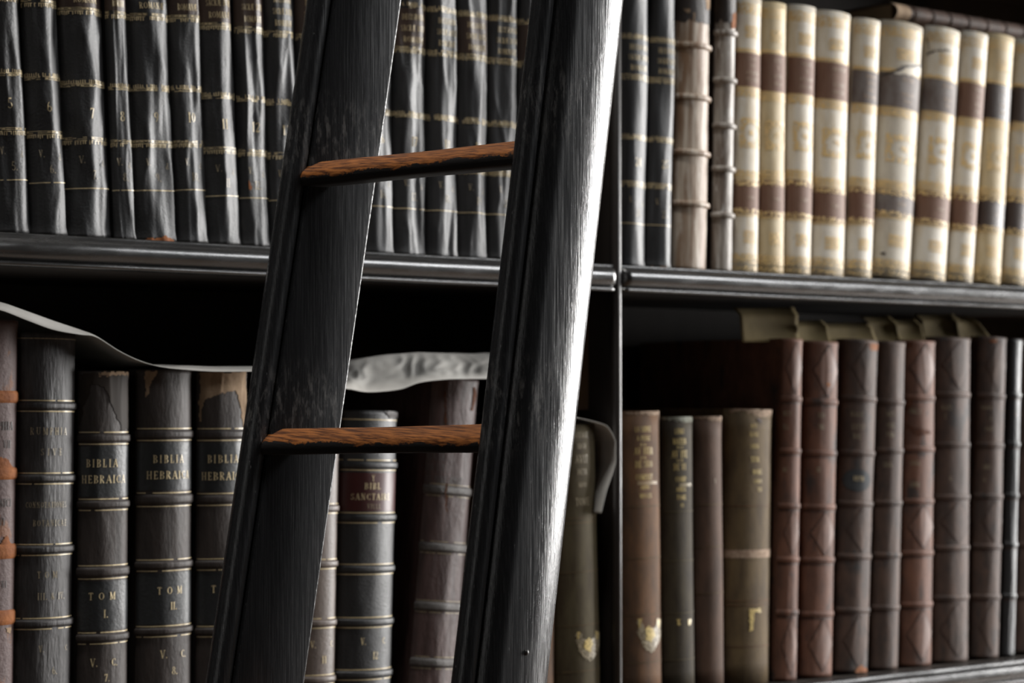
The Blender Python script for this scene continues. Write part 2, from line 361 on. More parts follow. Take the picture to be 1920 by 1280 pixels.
        while u < .95:
            quad(u, u + p * 2, lz, lz + .00055); quad(u, u + p * 2, lz + .0017, lz + .0022)
            if random.random() > .3: quad(u + p * .2, u + p * 1.6, lz + .0007, lz + .0015)
            u += p * 2
        u = -.96; zz = z + .0027 if up > 0 else z
        while u < .95:
            h = .0040 * (.8 + .3 * random.random())
            a = zz if up > 0 else zz + .0045 - h
            quad(u, u + p * .45, a, a + h)
            quad(u, u + p, zz + (.0 if up > 0 else .0038), zz + (.0007 if up > 0 else .0045)); u += p
        if fs: return meshob('gilt_band', vs, fs, M[mt], s.root)
    def raised(s, z, w=.010, h=.0022, mt=None, gl='gilt', dl=.003, name='raised_band', worn=.1):
        n = 7; nu = 23; vs = []
        for j in range(n):
            f = j / (n - 1) * 2 - 1
            for i in range(nu):
                u = -1 + 2 * i / (nu - 1)
                vs.append(s.surf(u, z + f * w / 2, .0002 + h * math.sqrt(max(0, 1 - f ** 4))))
        o = meshob(name, vs, gridf(nu, n), mt or s.mt, s.root)
        if gl:
            for d in (-1, 1): s.line(z + d * (w / 2 + dl * .45), .0011, gl, o, worn=worn)
        return o
    def label(s, mt, z0, z1, lines=None, tm='gilt', name='title_label', u0=-.98, u1=.98, off=.0004, edge=0, tname='lettering'):
        o = s.cells(name, mt, u0, u1, z0, z1, off, edge=edge)
        if lines: s.text(tname, lines, M[tm], off + .0004, o)
        return o

# ------------------------------------------------------------------ room
def struct(o, kind='structure'): o['kind'] = kind; return o
q = MB(); q.box(-3, 9, -7, 1.2, -.1, 0); struct(q.ob('floor', M['floor']))
q = MB(); q.box(-3, 9, .45, .6, 0, 4.2); struct(q.ob('wall_back', M['wall']))

# ------------------------------------------------------------------ bookcase
Z1 = unY(1541, 521, .036).z                   # top of the middle shelf
Z0 = unY(1664, 1256, .036).z                  # top of the lower shelf
PIT = Z1 - Z0; Z2 = Z1 + PIT; ZM = Z0 - PIT
XD = unY(1165, 528, -.004).x                  # the upright between the two bays
XA, XB = XD - 1.30, XD + 1.55
case = thing('bookcase', 'black-painted wooden bookcase of two bays with rounded shelf mouldings, filled with old books', 'bookcase', (0, 0, 0))
SH = .031
def profile(): 
    p = [(.020, 0), (.003, 0), (.002, -.0012), (.002, -.0042)]
    for k in range(13):
        a = math.pi / 2 - math.pi * k / 12
        p.append((.001 - .0085 * math.cos(a), -.0152 + .0108 * math.sin(a)))
    p += [(.003, -.0265), (-.0035, -.0275), (-.0035, -.0310), (.020, -.0310)]
    return p
def moulding(x0, x1, z, sag=0):
    n = 70; r = .010; mb = MB(); rings = []
    xs = [x0 + r * (1 - math.cos(k / 8 * math.pi / 2)) for k in range(8)] + [x0 + r + (x1 - x0 - 2 * r) * k / n for k in range(n + 1)] + [x1 - r * (1 - math.cos((7 - k) / 8 * math.pi / 2)) for k in range(8)]
    for x in xs:
        e = min(x - x0, x1 - x, r) / r; e = math.sqrt(max(0, 1 - (1 - e) ** 2))
        wob = .0005 * noise.noise(V((x * 9, z * 5, 3)))
        rings.append([V((x, y if y > .004 else .004 + (y - .004) * (.06 + .94 * e) + wob, z + zz + wob)) for y, zz in profile()])
    mb.sweep(rings); o = mb.ob('shelf_moulding', M['wood'], case, smooth=True)
    for p in o.data.polygons:
        if len(p.vertices) > 4: p.use_smooth = False
    return o
for z in (ZM, Z0, Z1, Z2):
    for x0, x1 in ((XA + .012, XD - .0055), (XD + .0055, XB)):
        q = MB(); q.box(x0, x1, .018, .335, z - SH + .002, z - .0002); q.ob('shelf', M['inner'], case)
        moulding(x0, x1, z)
q = MB(); q.box(XA, XB + .02, .335, .35, ZM - .45, Z2 + .5); q.ob('back_panel', M['inner'], case)
q = MB(); q.box(XA - .006, XA + .012, -.002, .335, 0, Z2 + .5); q.ob('end_panel', M['post'], case)
q = MB(); q.box(XB, XB + .02, -.002, .335, 0, Z2 + .5); q.ob('end_panel', M['post'], case)
q = MB(); q.box(XA, XB + .02, .0, .35, 0, ZM - SH - .02); q.ob('plinth', M['post'], case)
q = MB(); q.box(XA - .03, XB + .05, -.04, .36, Z2 + .5, Z2 + .58); q.ob('cornice', M['post'], case)
q = MB(); q.box(XD - .0055, XD + .0055, .004, .335, ZM - .45, Z2 + .5); q.ob('divider', M['post'], case)
q = MB(); rr = []
for z in (ZM - .45, Z2 + .5):
    rr.append([V((XD + .0062 * math.sin(a), .006 - .0072 * math.cos(a), z)) for a in [math.radians(-100 + 200 * k / 12) for k in range(13)]])
q.sweep(rr); q.ob('divider_bead', M['post'], case, smooth=True)

# ------------------------------------------------------------------ middle shelf, left bay: black leather set
GA = 'black leather set on the middle shelf'
ZT = dict(band1=.1026, num=.124, band2=.1535, tb=.2255)
def black_vol(n, xt, yt, xb, prev=None, xl=None, mt='black', pan='panel', wr=(.0042, .0014), dz=0, hidden=None, mark='d.', extra='', Y=.03, worn=.2):
    lab = hidden or f"black leather volume with gilt bands numbered {n} on the middle shelf{extra}"
    B = Book(lab, GA, M[mt], Z1, xt, yt, xb, H=.405, prev=prev, xl=xl, Y=Y, b=.30, D=.25, wr=wr, flare=.0018, page='darkpage')
    k = dz
    B.giltband(.0952 + k, -1, worn=worn); B.giltband(.1530 + k, 1, worn=worn); B.giltband(.2240 + k, -1, worn=worn); B.giltband(.2745 + k, 1, worn=worn)
    B.giltband(.355 + k, -1, worn=worn)
    B.line(.0522 + k, .0009, 'gilt', worn=.12)
    h = .0088
    sx = min(.92, B.t / .030 * .62) * .8
    B.label(M[pan], .2325 + k, .2743 + k, [('ROMAN@', 0.02, .2365 + k, .0066, sx), ('SACR@ ROT@', 0.02, .2490 + k, .0066, sx * .8), ('DECISIONUM', 0.02, .2615 + k, .0066, sx * .82)])
    s = str(n)
    B.text('volume_number', [(s, .03, .1215 + k, .0103, .8)], M['gilt'])
    B.text('shelf_mark', [('V.', -.30, .0772 + k, .0072, .75), (mark, .42, .0742 + k, .0062, .75), (s + '.', .08, .0612 + k, .0088, .72)], M['dimgilt'])
    return B
A = {}
zz = lambda n: None
A[5] = black_vol(5, 33, 0, 57, xl=-14, pan='black')
A[6] = black_vol(6, 104, 0, 125, A[5].XR, pan='panel')
A[7] = black_vol(7, 189, 0, 207, A[6].XR, wr=(.0048, .0020), dz=-.003)
A[8] = black_vol(8, 234, 0, 253, A[7].XR, wr=(.0028, .0010), dz=-.002)
A[9] = black_vol(9, 311, 0, 328, A[8].XR, wr=(.0055, .0022), dz=-.0005, pan='black')
A[10] = black_vol(10, 369, 0, 389, A[9].XR, wr=(.0038, .0014), dz=.003, pan='panel')
A[11] = black_vol(11, 430, 0, 450, A[10].XR, wr=(.0045, .0014), dz=-.001)
A[12] = black_vol(12, 491, 0, 506, A[11].XR, wr=(.0050, .0014), dz=-.0005)
A[13] = black_vol(13, 548, 0, 562, A[12].XR, wr=(.0055, .0016), dz=-.001, pan='black', extra=', half behind ladder')
hid = 'black leather volume hidden behind the ladder on the middle shelf'
A[14] = black_vol(14, 607, 0, 618, A[13].XR, hidden=hid)
A[15] = black_vol(15, 671, 0, 676, A[14].XR, hidden=hid)
A[16] = black_vol(16, 732, 0, 735, A[15].XR, mt='blackgrey', hidden='black leather volume peeking out behind the flat ladder side, next to volume 17')
A[17] = black_vol(17, 796, 0, 797, A[16].XR, wr=(.0062, .0018), extra=', above the upper rung')
A[18] = black_vol(18, 854, 0, 854, A[17].XR, wr=(.0060, .0016), mt='blackgrey', pan='black')
A[19] = black_vol(19, 911, 0, 911, A[18].XR, wr=(.0050, .0018), mt='blackgrey')
A[20] = black_vol(20, 970, 0, 966, A[19].XR, wr=(.0062, .0020), mt='blackgrey', pan='blackgrey', extra=' beside rounded ladder side')
A[21] = black_vol(21, 1022, 0, 1019, A[20].XR, hidden='black leather volume cut off by the rounded ladder side, after volume 20')
A[22] = black_vol(22, 1070, 0, 1068, A[21].XR, hidden=hid)
A[23] = black_vol(23, 1111, 0, 1109, A[22].XR, hidden=hid)
# worn tails
A[9].patch('torn_tail', M['rust'], [(268, 452), (276, 447), (300, 446), (311, 440), (320, 448), (326, 455), (327, 470), (262, 470)], rag=.002)
A[9].patch('frayed_edge', M['lining'], [(266, 459), (290, 455), (326, 461), (326, 467), (266, 466)], off=.0012, rag=.002)
A[5].patch('frayed_edge', M['lining'], [(28, 449), (58, 446), (60, 453), (26, 453)], rag=.002)
A[10].patch('frayed_edge', M['rust'], [(345, 465), (388, 464), (388, 470), (344, 470)], rag=.002)
A[11].patch('frayed_edge', M['lining'], [(430, 467), (450, 464), (450, 472), (428, 472)], rag=.002)
A[7].patch('frayed_edge', M['umber'], [(160, 450), (190, 448), (207, 456), (207, 461), (160, 460)], rag=.002)
A[12].patch('chipped_edge', M['rust'], [(467, 338), (471, 345), (473, 356), (469, 357), (466, 346)], rag=.001)

# ------------------------------------------------------------------ middle shelf, right bay
A[24] = black_vol(24, 1215, 0, 1208, xl=1156, mt='blackgrey', wr=(.0026, .0008), extra=' beside the bay divider', worn=.1, pan='blackgrey')
A[25] = black_vol(25, 1266, 0, 1256, A[24].XR, mt='blackgrey', wr=(.0048, .0008), extra=' by tan ribbed book', worn=.1, pan='blackgrey')
A[25].patch('frayed_edge', M['lining'], [(1222, 500), (1256, 501), (1256, 507), (1220, 506)], rag=.002)
A[24].patch('frayed_edge', M['lining'], [(1178, 499), (1208, 500), (1208, 504), (1176, 504)], rag=.002)
def ribbed(label, mt, xt, xb, prev, ys, title, H):
    B = Book(label, None, M[mt], Z1, xt, 0, xb, H=H, prev=prev, b=.38, D=.24, wr=(.0012, .0005), bands=(1,), page='page', boardm=M['umber'])
    for y in ys: B.raised(B.z(y), .0075, .0034, M[mt], None)
    o = B.cells('title_label', M[title], -.97, .97, B.z(44), min(B.H - .002, B.z(44) + .06), .0005, edge=.006)
    return B
T1 = ribbed('wide tan calf book with ribbed spine and torn dark title, right of volume 25', 'tan', 1331, 1324, A[25].XR, (87, 184, 288, 384), 'umber', .392)
T1.patch('torn_leather', M['lining'], [(1322, -5), (1331, -5), (1331, 18), (1325, 16)], off=.0009, rag=.003)
T1.patch('torn_leather', M['lining'], [(1283, 14), (1296, 17), (1296, 24), (1286, 22)], off=.0009, rag=.002)
T1.patch('torn_leather', M['lining'], [(1299, 25), (1303, 25), (1303, 40), (1300, 40)], off=.0009, rag=.002)
T2 = ribbed('narrow grey calf book with ribbed spine, left of the cream vellum row', 'tan2', 1379, 1371, T1.XR, (62, 151, 237, 318, 405), 'umber', .388)
T2.patch('torn_leather', M['rust'], [(1373, 25), (1379, 22), (1378, 52), (1370, 54)], off=.0009, rag=.002)

GC = 'cream vellum set on the middle shelf'
def cream(label, xt, yt, xb, prev, l1, l2, mt='cream', lm='lab', lm2='lab', txt=('LEGES', 'VOL', 'ACTORUM', 'ENGLAND'), big=''):
    B = Book(label, GC, M[mt], Z1, xt, yt, xb, prev=prev, b=.24, D=.22, boardm=M[mt])
    za, zb_ = B.z(l1[1]), B.z(l1[0]); zc, zd = B.z(l2[1]), B.z(l2[0])
    R = B.t / 2
    def gband(z0, z1, d, name='gilt_band', u0=-.95, u1=.95):
        sd = random.random() * 90
        return B.cells(name, M['ygilt'], u0, u1, z0, z1, .0004, keep=lambda u, z: noise.noise(V((u * R * 700, z * 700, sd))) > d, du=.0011 / R, dz=.0011)
    sx = min(.8, B.t / .036 * .6)
    h = zb_ - za
    o = B.label(M[lm], za, zb_, [(txt[0], 0, za + h * .78, .0050, sx), (txt[1], 0, za + h * .58, .0050, sx), (txt[2], 0, za + h * .36, .0050, sx), (txt[3], 0, za + h * .16, .0050, sx)], 'labgilt')
    for z in (za - .001, za - .0028, zb_ + .001, zb_ + .0028): B.line(z, .0011, 'ygilt')
    gband(za - .013, za - .004, -.12); gband(zb_ + .003, zb_ + .0055, -.3)
    h2 = zd - zc
    o2 = B.label(M[lm2], zc, zd, [(txt[4] if len(txt) > 4 else 'TOMUS', 0, zc + h2 * .44, .0045, sx)], 'labgilt', name='volume_label')
    for zq in (zc + .0005, zd - .0068):
        sd = random.random() * 90
        B.cells('label_gilt_border', M['ygilt'], -.95, .95, zq, zq + .0062, .0008, o2, keep=lambda u, z, sd=sd: noise.noise(V((u * R * 420, z * 420, sd))) > -.02, du=.0009 / R, dz=.0009)
    for z in (zc - .001, zc - .0028, zd + .001, zd + .0028): B.line(z, .0010, 'ygilt')
    gband(zd + .004, zd + .013, -.12)
    # tooled ornaments: upper square, large middle figure, lower square, head and tail borders
    top = B.H
    gband(top - .022, top - .008, -.02); gband(.012, .024, -.02); gband(.003, .009, .1)
    gband(top - .052, top - .036, -.10, 'gilt_ornament', -.42, .42)
    gband(zc * .52 - .001, zc * .52 + .015, -.10, 'gilt_ornament', -.38, .38)
    mid = (za + zd) / 2 + .001; sd = random.random() * 90
    def fig(u, z):
        a = abs(z - mid) / .0185; uu = abs(u) / .60
        if a > 1 or uu > 1 or noise.noise(V((u * R * 380, z * 380, sd))) < -.12: return False
        return (uu - .15) ** 2 + a * a * .9 > .34 or (uu < .2 and a < .2)
    B.cells('gilt_ornament', M['ygilt'], -.66, .66, mid - .02, mid + .02, .0004, keep=fig, du=.0011 / R, dz=.0011)
    return B
C = []
C.append(cream('clean cream vellum volume beginning the cream row, beside the grey ribbed book', 1427, 1, 1420, T2.XR, (101, 164), (340, 402)))
C.append(cream('slim yellowed vellum volume with brown labels, second of the cream row', 1473, 10, 1469, C[-1].XR, (103, 173), (340, 407), 'cream2', txt=('LEGES', 'II', 'ACTOR', 'ANGLI')))
C.append(cream('off-white vellum volume with brown labels, third of the cream row', 1529, 17, 1519, C[-1].XR, (110, 178), (340, 411), 'cream', txt=('COLLECT', 'VI', 'ACTORUM', 'ENGLAND')))
C.append(cream('whitest vellum volume with a warm brown title label, fourth of the cream row', 1594, 30, 1581, C[-1].XR, (120, 189), (355, 420), 'cream', txt=('CHRONICON', ' ', 'AUCTORE', 'ENGLAND')))
C.append(cream('vellum volume with a half greyed title label, just left of the broad torn one', 1650, 43, 1633, C[-1].XR, (134, 196), (354, 421), 'cream', lm='labgrey', txt=('RYMERI', 'ACTA', 'FOED', 'ENGLAND')))
C.append(cream('broadest vellum volume, torn across the top and with grey labels', 1730, 55, 1705, C[-1].XR, (141, 206), (363, 412), 'cream3', lm='labgrey', lm2='labgrey', txt=('HISTORIE', ' ', 'COLLECTIO', 'TOM II', 'PONTIF')))
C.append(cream('vellum volume with cracked head and scuffed grey-brown title label', 1800, 64, 1772, C[-1].XR, (152, 213), (365, 428), 'cream', lm='labgrey', txt=('RECORD', ' ', 'ANGLI', 'TOM', 'TOMUS')))
C.append(cream('narrow vellum volume with dark brown labels, under the lying book', 1852, 70, 1823, C[-1].XR, (157, 223), (371, 438), 'cream', txt=('DECR', 'II', 'ANGL', 'TOM', 'III')))
C.append(cream('dull yellow vellum volume, last but one at the right edge', 1901, 75, 1875, C[-1].XR, (160, 226), (374, 441), 'cream2', lm='panel', lm2='panel', txt=('LEG', 'II', 'TOMI', 'ANGL', 'IV')))
C.append(cream('vellum volume cut off by the right edge of the photo', 1950, 84, 1922, C[-1].XR, (166, 232), (376, 446), 'cream3', lm='panel', lm2='panel', txt=('LEG', 'II', 'TOMI', 'ANGL', 'IV')))
C[5].patch('torn_vellum', M['cream'], [(1672, 137), (1690, 127), (1728, 121), (1728, 143), (1700, 140)], off=.0007, rag=.002)
C[5].patch('crack', M['umber'], [(1652, 140), (1672, 134), (1692, 124), (1722, 121), (1728, 123), (1724, 126), (1700, 127), (1692, 130), (1672, 138), (1655, 143)], off=.0010, rag=.0012, speck=.05)
C[5].patch('stain', M['umber'], [(1650, 474), (1660, 472), (1660, 477), (1651, 477)], off=.0008)
C[6].patch('crack', M['tool'], [(1738, 100), (1744, 95), (1752, 94), (1776, 92), (1785, 97), (1776, 96), (1752, 97), (1744, 100), (1738, 106)], off=.0008, rag=.0014, speck=.25)
C[6].patch('crack', M['tool'], [(1737, 70), (1741, 80), (1744, 94), (1742, 94), (1739, 82), (1735, 72)], off=.0008, rag=.001, speck=.25)

# book lying on top of the cream volumes
lz = max(b.M.translation.z + b.H * math.cos(b.lean) + abs(math.sin(b.lean)) * b.t / 2 for b in C[5:]) + .0015
pl = unY(1693, 30, .055); th = .0285
Lroot = thing('book', 'brown ribbed book lying flat on top of the cream vellum volumes', 'book', (pl.x, .085, lz + th / 2))
slope = -math.atan2((C[5].M.translation.z + C[5].H) - (C[9].M.translation.z + C[9].H), C[9].cx - C[5].cx) * .0
class Lying:
    L_ = .33; b = .020
    @staticmethod
    def p(x, u, off=0):
        a = u * AA; return V((x, -(Lying.b * (math.cos(a) - math.cos(AA)) / (1 - math.cos(AA))) - off * math.cos(a), th / 2 * math.sin(a) / math.sin(AA) + off * math.sin(a)))
    @staticmethod
    def strip(name, mt, x0, x1, off=0, hump=0, n=6):
        vs = []; 
        for j in range(n):
            f = j / (n - 1)
            for i in range(17): vs.append(Lying.p(x0 + (x1 - x0) * f, -1 + i / 8, off + hump * math.sin(f * math.pi)))
        return meshob(name, vs, [f[::-1] for f in gridf(17, n)], mt, Lroot)
Lying.strip('spine', M['calf2'], 0, Lying.L_)
Lying.strip('paper_label', M['lining'], .0004, .028, .0006)
for x in (.036, .040, .075, .112, .150, .19, .23, .27): Lying.strip('raised_band', M['calf2'], x, x + .004, .0002, .0010, 7)
for z0, z1 in ((-th / 2, -th / 2 + .003), (th / 2 - .003, th / 2)):
    q = MB(); q.box(0, Lying.L_, 0, .21, z0, z1); q.ob('board', M['umber'], Lroot, bevel=.0007, seg=1)
q = MB(); q.box(.004, Lying.L_ - .004, -.006, .205, -th / 2 + .003, th / 2 - .003); q.ob('page_block', M['darkpage'], Lroot)

# ------------------------------------------------------------------ lower shelf, left bay
B1 = Book('worn red-brown leather folio with exposed rust bands, at the left edge of the lower shelf', None, M['redbrown'], Z0, 33, 602, 22, xl=-70, b=.22, D=.27, bands=(1,), wr=(.0006, .0004), page='darkpage')
for y0, y1 in ((732, 755), (876, 899), (1020, 1048), (1144, 1172)):
    B1.raised(B1.z((y0 + y1) / 2), B1.mm(y1 - y0), .0016, M['rust'], None)
B1.text('lettering', [('RUMPHIA', .05, B1.z(806), B1.mm(16), .85), ('VI ET VII', .05, B1.z(840), B1.mm(15), .75), ('BOTANICI', .05, B1.z(950), B1.mm(15), .8), ('NOVI', .05, B1.z(985), B1.mm(14), .8), ('TOM VI', .05, B1.z(1102), B1.mm(13), .85)], M['blind'])
B1.patch('torn_leather', M['rust'], [(0, 858), (14, 862), (22, 874), (28, 878), (0, 878)], rag=.002)
B1.patch('torn_leather', M['rust'], [(8, 1005), (16, 1005), (18, 1018), (30, 1022), (0, 1024)], rag=.002)
B1.patch('loose_paper_chip', M['lining'], [(11, 1176), (20, 1176), (19, 1187), (12, 1186)], rag=.001)

B2 = Book('cracked black leather folio lettered RUMPHIA SIVE, beside the worn red-brown folio', None, M['rumph'], Z0, 141, 626, 129, prev=B1.XR, b=.26, D=.27, bands=(1,), wr=(.0008, .0007), page='darkpage')
for y0, y1 in ((751, 771), (887, 906), (1020, 1039), (1156, 1178)):
    B2.raised(B2.z((y0 + y1) / 2), B2.mm(15), .0024)
def tl(B, st, px, py, h, kx=.9, gp=.1):
    u, z = B.uz(px, py); hm = B.mm(h); return (st, u, z - hm / 2, hm, kx, gp)
B2.text('lettering', [tl(B2, 'RUMPHIA', 96, 808, 14, .78, .38), tl(B2, 'SIVE', 101, 847, 13, .78, .75), tl(B2, 'CONNOTATIONES', 90, 946, 11, .68, .22), tl(B2, 'BOTANICAE', 97, 980, 12, .72, .3),
                      tl(B2, 'TOM', 93, 1077, 13, .8, .8), tl(B2, 'III. & IV.', 99, 1117, 13, .7, .25)], M['dimgilt'])
B2.text('shelf_mark', [tl(B2, 'V.', 78, 1216, 12, .8), tl(B2, 'C.', 124, 1213, 11, .8), tl(B2, '6.', 103, 1256, 15, .8)], M['dimgilt'])
B2.line(B2.H - .006, .0009, 'dimgilt')

GB = 'matching folios lettered BIBLIA HEBRAICA on the lower shelf'
def biblia(label, xt, yt, xb, prev, xl, bys, lab1, lab2, T_, marks):
    B = Book(label, GB, M['umber'], Z0, xt, yt, xb, prev=prev, xl=xl, b=.24, D=.26, bands=(1,), wr=(.0010, .0006), page='darkpage')
    for y0, y1 in bys: B.raised(B.z((y0 + y1) / 2), B.mm((y1 - y0) * .62), .0022, M['umber'], 'gilt', dl=.0035, worn=.18)
    for (y0, y1, lines, nm) in ((lab1[0], lab1[1], T_[0], 'title_label'), (lab2[0], lab2[1], T_[1], 'volume_label')):
        B.label(M['blklab'], B.z(y1), B.z(y0), [tl(B, *a) for a in lines], 'gilt', nm)
    B.text('shelf_mark', [tl(B, *a) for a in marks], M['gilt'])
    return B
B3 = biblia('folio lettered BIBLIA HEBRAICA TOM I with badly torn head, beside the RUMPHIA folio', 241, 697, 237, None, 146, ((808, 834), (933, 957), (1056, 1086), (1182, 1206)), (836, 930), (1088, 1180),
            ([('BIBLIA', 193, 868, 15, .92, .28), ('HEBRAICA', 197, 898, 15, .98, .18)], [('TOM', 197, 1117, 14, 1.0, .8), ('I.', 199, 1150, 15)]), [('V.', 177, 1242, 15), ('C.', 215, 1240, 14), ('7.', 201, 1270, 14)])
B4 = biblia('folio lettered BIBLIA HEBRAICA TOM II with a mostly whole head', 359, 694, 357, None, 258, ((801, 827), (920, 951), (1046, 1070), (1170, 1192)), (829, 918), (1072, 1168),
            ([('BIBLIA', 319, 860, 15, .92, .28), ('HEBRAICA', 321, 890, 15, .98, .18)], [('TOM', 324, 1106, 14, 1.0, .8), ('II.', 326, 1135, 14)]), [('V.', 308, 1226, 15), ('C.', 344, 1224, 14), ('8.', 328, 1256, 15)])
B5 = biblia('folio lettered BIBLIA HEBRAICA with beige lining torn bare at its head, against the ladder', 462, 697, 461, B4.XR + .0055, None, ((801, 827), (922, 948), (1044, 1068), (1170, 1192)), (829, 920), (1070, 1168),
            ([('BIBLIA', 421, 860, 15, .92, .28), ('HEBRAICA', 422, 892, 15, .98, .18)], [('TOM', 427, 1103, 14, 1.0, .8), ('III.', 429, 1135, 14)]), [('V.', 410, 1226, 15), ('C.', 446, 1224, 14), ('9.', 430, 1256, 15)])
B3.patch('torn_leather', M['lining'], [(184, 698), (240, 694), (240, 704), (184, 706)], rag=.002)
B3.patch('torn_leather', M['inner'], [(150, 702), (180, 700), (240, 704), (240, 806), (228, 806), (215, 770), (197, 728), (172, 719), (160, 760), (150, 800), (147, 800)], rag=.003)
B4.patch('torn_leather', M['lining'], [(272, 696), (298, 696), (288, 716), (277, 740), (272, 745)], rag=.003)
B5.patch('torn_leather', M['lining'], [(374, 697), (461, 697), (462, 800), (455, 800), (446, 745), (440, 735), (420, 735), (382, 750), (376, 790), (374, 790)], rag=.003)
B6 = Book('brown folio hidden behind the ladder between two lettered folios', None, M['brownbk'], Z0, 549, 760, 546, prev=B5.XR, b=.24, D=.25, page='darkpage')
B7 = Book('mid-brown leather volume with gilt-edged bands, shelf-marked 11, beside the ladder', None, M['brownbk'], Z0, 637, 770, 624, prev=B6.XR, b=.24, D=.24, bands=(1,), page='darkpage')
for y0, y1 in ((945, 961), (1049, 1065), (1159, 1176), (1265, 1281)): B7.raised(B7.z((y0 + y1) / 2), B7.mm(13), .0020)
B7.text('shelf_mark', [tl(B7, 'V.', 588, 1208, 13, .8), tl(B7, 'C.', 622, 1206, 12, .8), tl(B7, '11', 608, 1236, 14, .8)], M['gilt'])
B8 = Book('black leather volume with dark red title label lettered BIBL SANCTAIRE', None, M['black'], Z0, 744, 772, 730, prev=B7.XR, b=.26, D=.24, bands=(1,), wr=(.0008, .0004), page='darkpage')
for y0, y1 in ((862, 882), (961, 980), (1057, 1076), (1157, 1174), (1253, 1272)): B8.raised(B8.z((y0 + y1) / 2), B8.mm(14), .0022)
B8.line(B8.z(787), .0011)
B8.label(M['redlab'], B8.z(958), B8.z(886), [tl(B8, 'Y', 700, 896, 11, .8), tl(B8, 'BIBL', 700, 911, 12, 1.05, .2), tl(B8, 'SANCTAIRE', 699, 931, 12, 1.0, .2)], 'gilt')
B8.text('lettering', [tl(B8, 'VILLE', 702, 949, 9, .8, .3)], M['dimgilt'], off=.0009)
B8.text('shelf_mark', [tl(B8, 'V.', 682, 1202, 13, .8), tl(B8, 'C.', 720, 1200, 12, .8), tl(B8, '12', 704, 1228, 14, .8)], M['gilt'])
B8.patch('torn_leather', M['umber'], [(720, 770), (744, 772), (744, 782), (730, 784), (724, 778)], off=.001, rag=.002)
B9 = Book('broad crimson-brown folio blind-lettered SAINTE BIBLE, under the crumpled white paper', None, M['sainte'], Z0, 897, 714, 850, xl=765, b=.20, D=.26, bands=(1,), wr=(.0012, .0008), page='darkpage')
for y0, y1 in ((909, 932), (1020, 1036), (1130, 1147), (1234, 1251)):
    o = B9.raised(B9.z((y0 + y1) / 2), B9.mm(17), .0022, M['greyband'], 'dimgilt', worn=.3)
B9.text('lettering', [tl(B9, 'SAINTE', 814, 855, 13, .85, .25), tl(B9, 'BIBLE', 814, 876, 13, .85, .6), tl(B9, 'PAR LE PERE ANGE', 822, 898, 13, .72, .16)], M['greyband'])
for y0, y1 in ((716, 800), (905, 960)): B9.patch('crack', M['rustdark'], [(834, y0), (837, y0), (838, y1), (833, y1)], off=.0026 if y0 > 800 else .0006, rag=.001, speck=.15)
B9.patch('crack', M['rustdark'], [(888, 722), (893, 740), (886, 770), (883, 770)], off=.0006, rag=.001, speck=.15)

q = MB(); q.box(XD - .0240, XD - .0056, .048, .078, unY(1100, 768, .048).z, Z1 - SH); q.ob('shelf_bracket', M['card'], case, bevel=.001)
B10a = Book('tan book showing as a sliver at the foot of the rounded ladder side', None, M['brcloth'], Z0, 1040, 900, 1038, xl=985, b=.24, Y=.012, D=.2, H=.31, page='page')
B10 = Book('olive cloth volume with gilt crest under the curled paper, left of the divider', None, M['olive'], Z0, 1114, 797, 1126, xl=1048, b=.26, Y=.006, D=.20, page='page')
def crest(B, cx, y0, y1, hw):
    """gilt crest: two horns over a shield with leafy sides"""
    h = y1 - y0
    def P(pts): return [(cx + x * hw, y0 + y * h) for x, y in pts]
    B.patch('gilt_crest', M['dimgilt'], P([(-1, .0), (-.6, .0), (-.5, .22), (0, .3), (.5, .22), (.7, .0), (1, .0), (.95, .5), (.6, .85), (.1, 1), (-.5, .85), (-.95, .5)]), rag=.002, speck=.25)
    B.patch('gilt_crest', M['bright'], P([(-.3, .28), (0, .2), (.35, .28), (.4, .5), (.1, .72), (-.25, .6)]), off=.0009, rag=.002, speck=.2)
    for k in (-.8, .75): B.patch('gilt_crest', M['bright'], P([(k - .14, 0), (k + .14, 0), (k + .06, .25), (k - .1, .25)]), off=.0009, rag=.001, speck=.15)
def cloth_text(B, rows, mt='bright', mt2='dimgilt', name='lettering'):
    B.text(name, [tl(B, *r) for r in rows], M[mt])
cloth_text(B10, [('VOYAGE', 1089, 815, 11, .7), ('ARCH', 1090, 836, 10, .7), ('AVIT', 1091, 860, 15, .75), ('DETR', 1092, 884, 11, .7), ('ARGO', 1092, 908, 9, .7), ('TOME', 1093, 940, 15, .7)], 'dimgilt')
crest(B10, 1102, 1184, 1238, 22)
for y in (969, 978, 1070, 1170, 1256): B10.line(B10.z(y), .0012, 'khaki', name='ruled_line', worn=.1)

# ------------------------------------------------------------------ lower shelf, right bay
D1 = Book('brown cloth volume with gilt lettering and gilt crest, just right of the divider', None, M['brcloth'], Z0, 1235, 772, 1241, xl=1166, b=.22, D=.2, page='page')
cloth_text(D1, [('LA LIBRE', 1206, 804, 10, .7), ('A PEINE', 1207, 821, 9, .75), ('DE LA', 1206, 833, 5, .8), ('AV ITER', 1208, 845, 13, .72), ('ET EN', 1206, 858, 5, .8), ('DE SUO', 1208, 870, 13, .72), ('COMPLET', 1209, 894, 11, .68), ('AMIENS', 1210, 913, 7, .75), ('MDCCLX', 1211, 929, 8, .75)])
for y in (903, 906): D1.line(D1.z(y), .0006, 'gilt', u0=-.3, u1=.45)
crest(D1, 1217, 1161, 1222, 22)
for y in (948, 1045, 1151, 1240): D1.line(D1.z(y), .0012, 'khaki', name='ruled_line')
D1.patch('frayed_edge', M['frayed'], [(1172, 770), (1234, 768), (1235, 779), (1172, 776)], rag=.002, speck=.2)
D2 = Book('dark olive cloth volume with bright gilt lettering and faded green head', None, M['dkolive'], Z0, 1297, 782, 1302, prev=D1.XR, b=.24, D=.2, page='page')
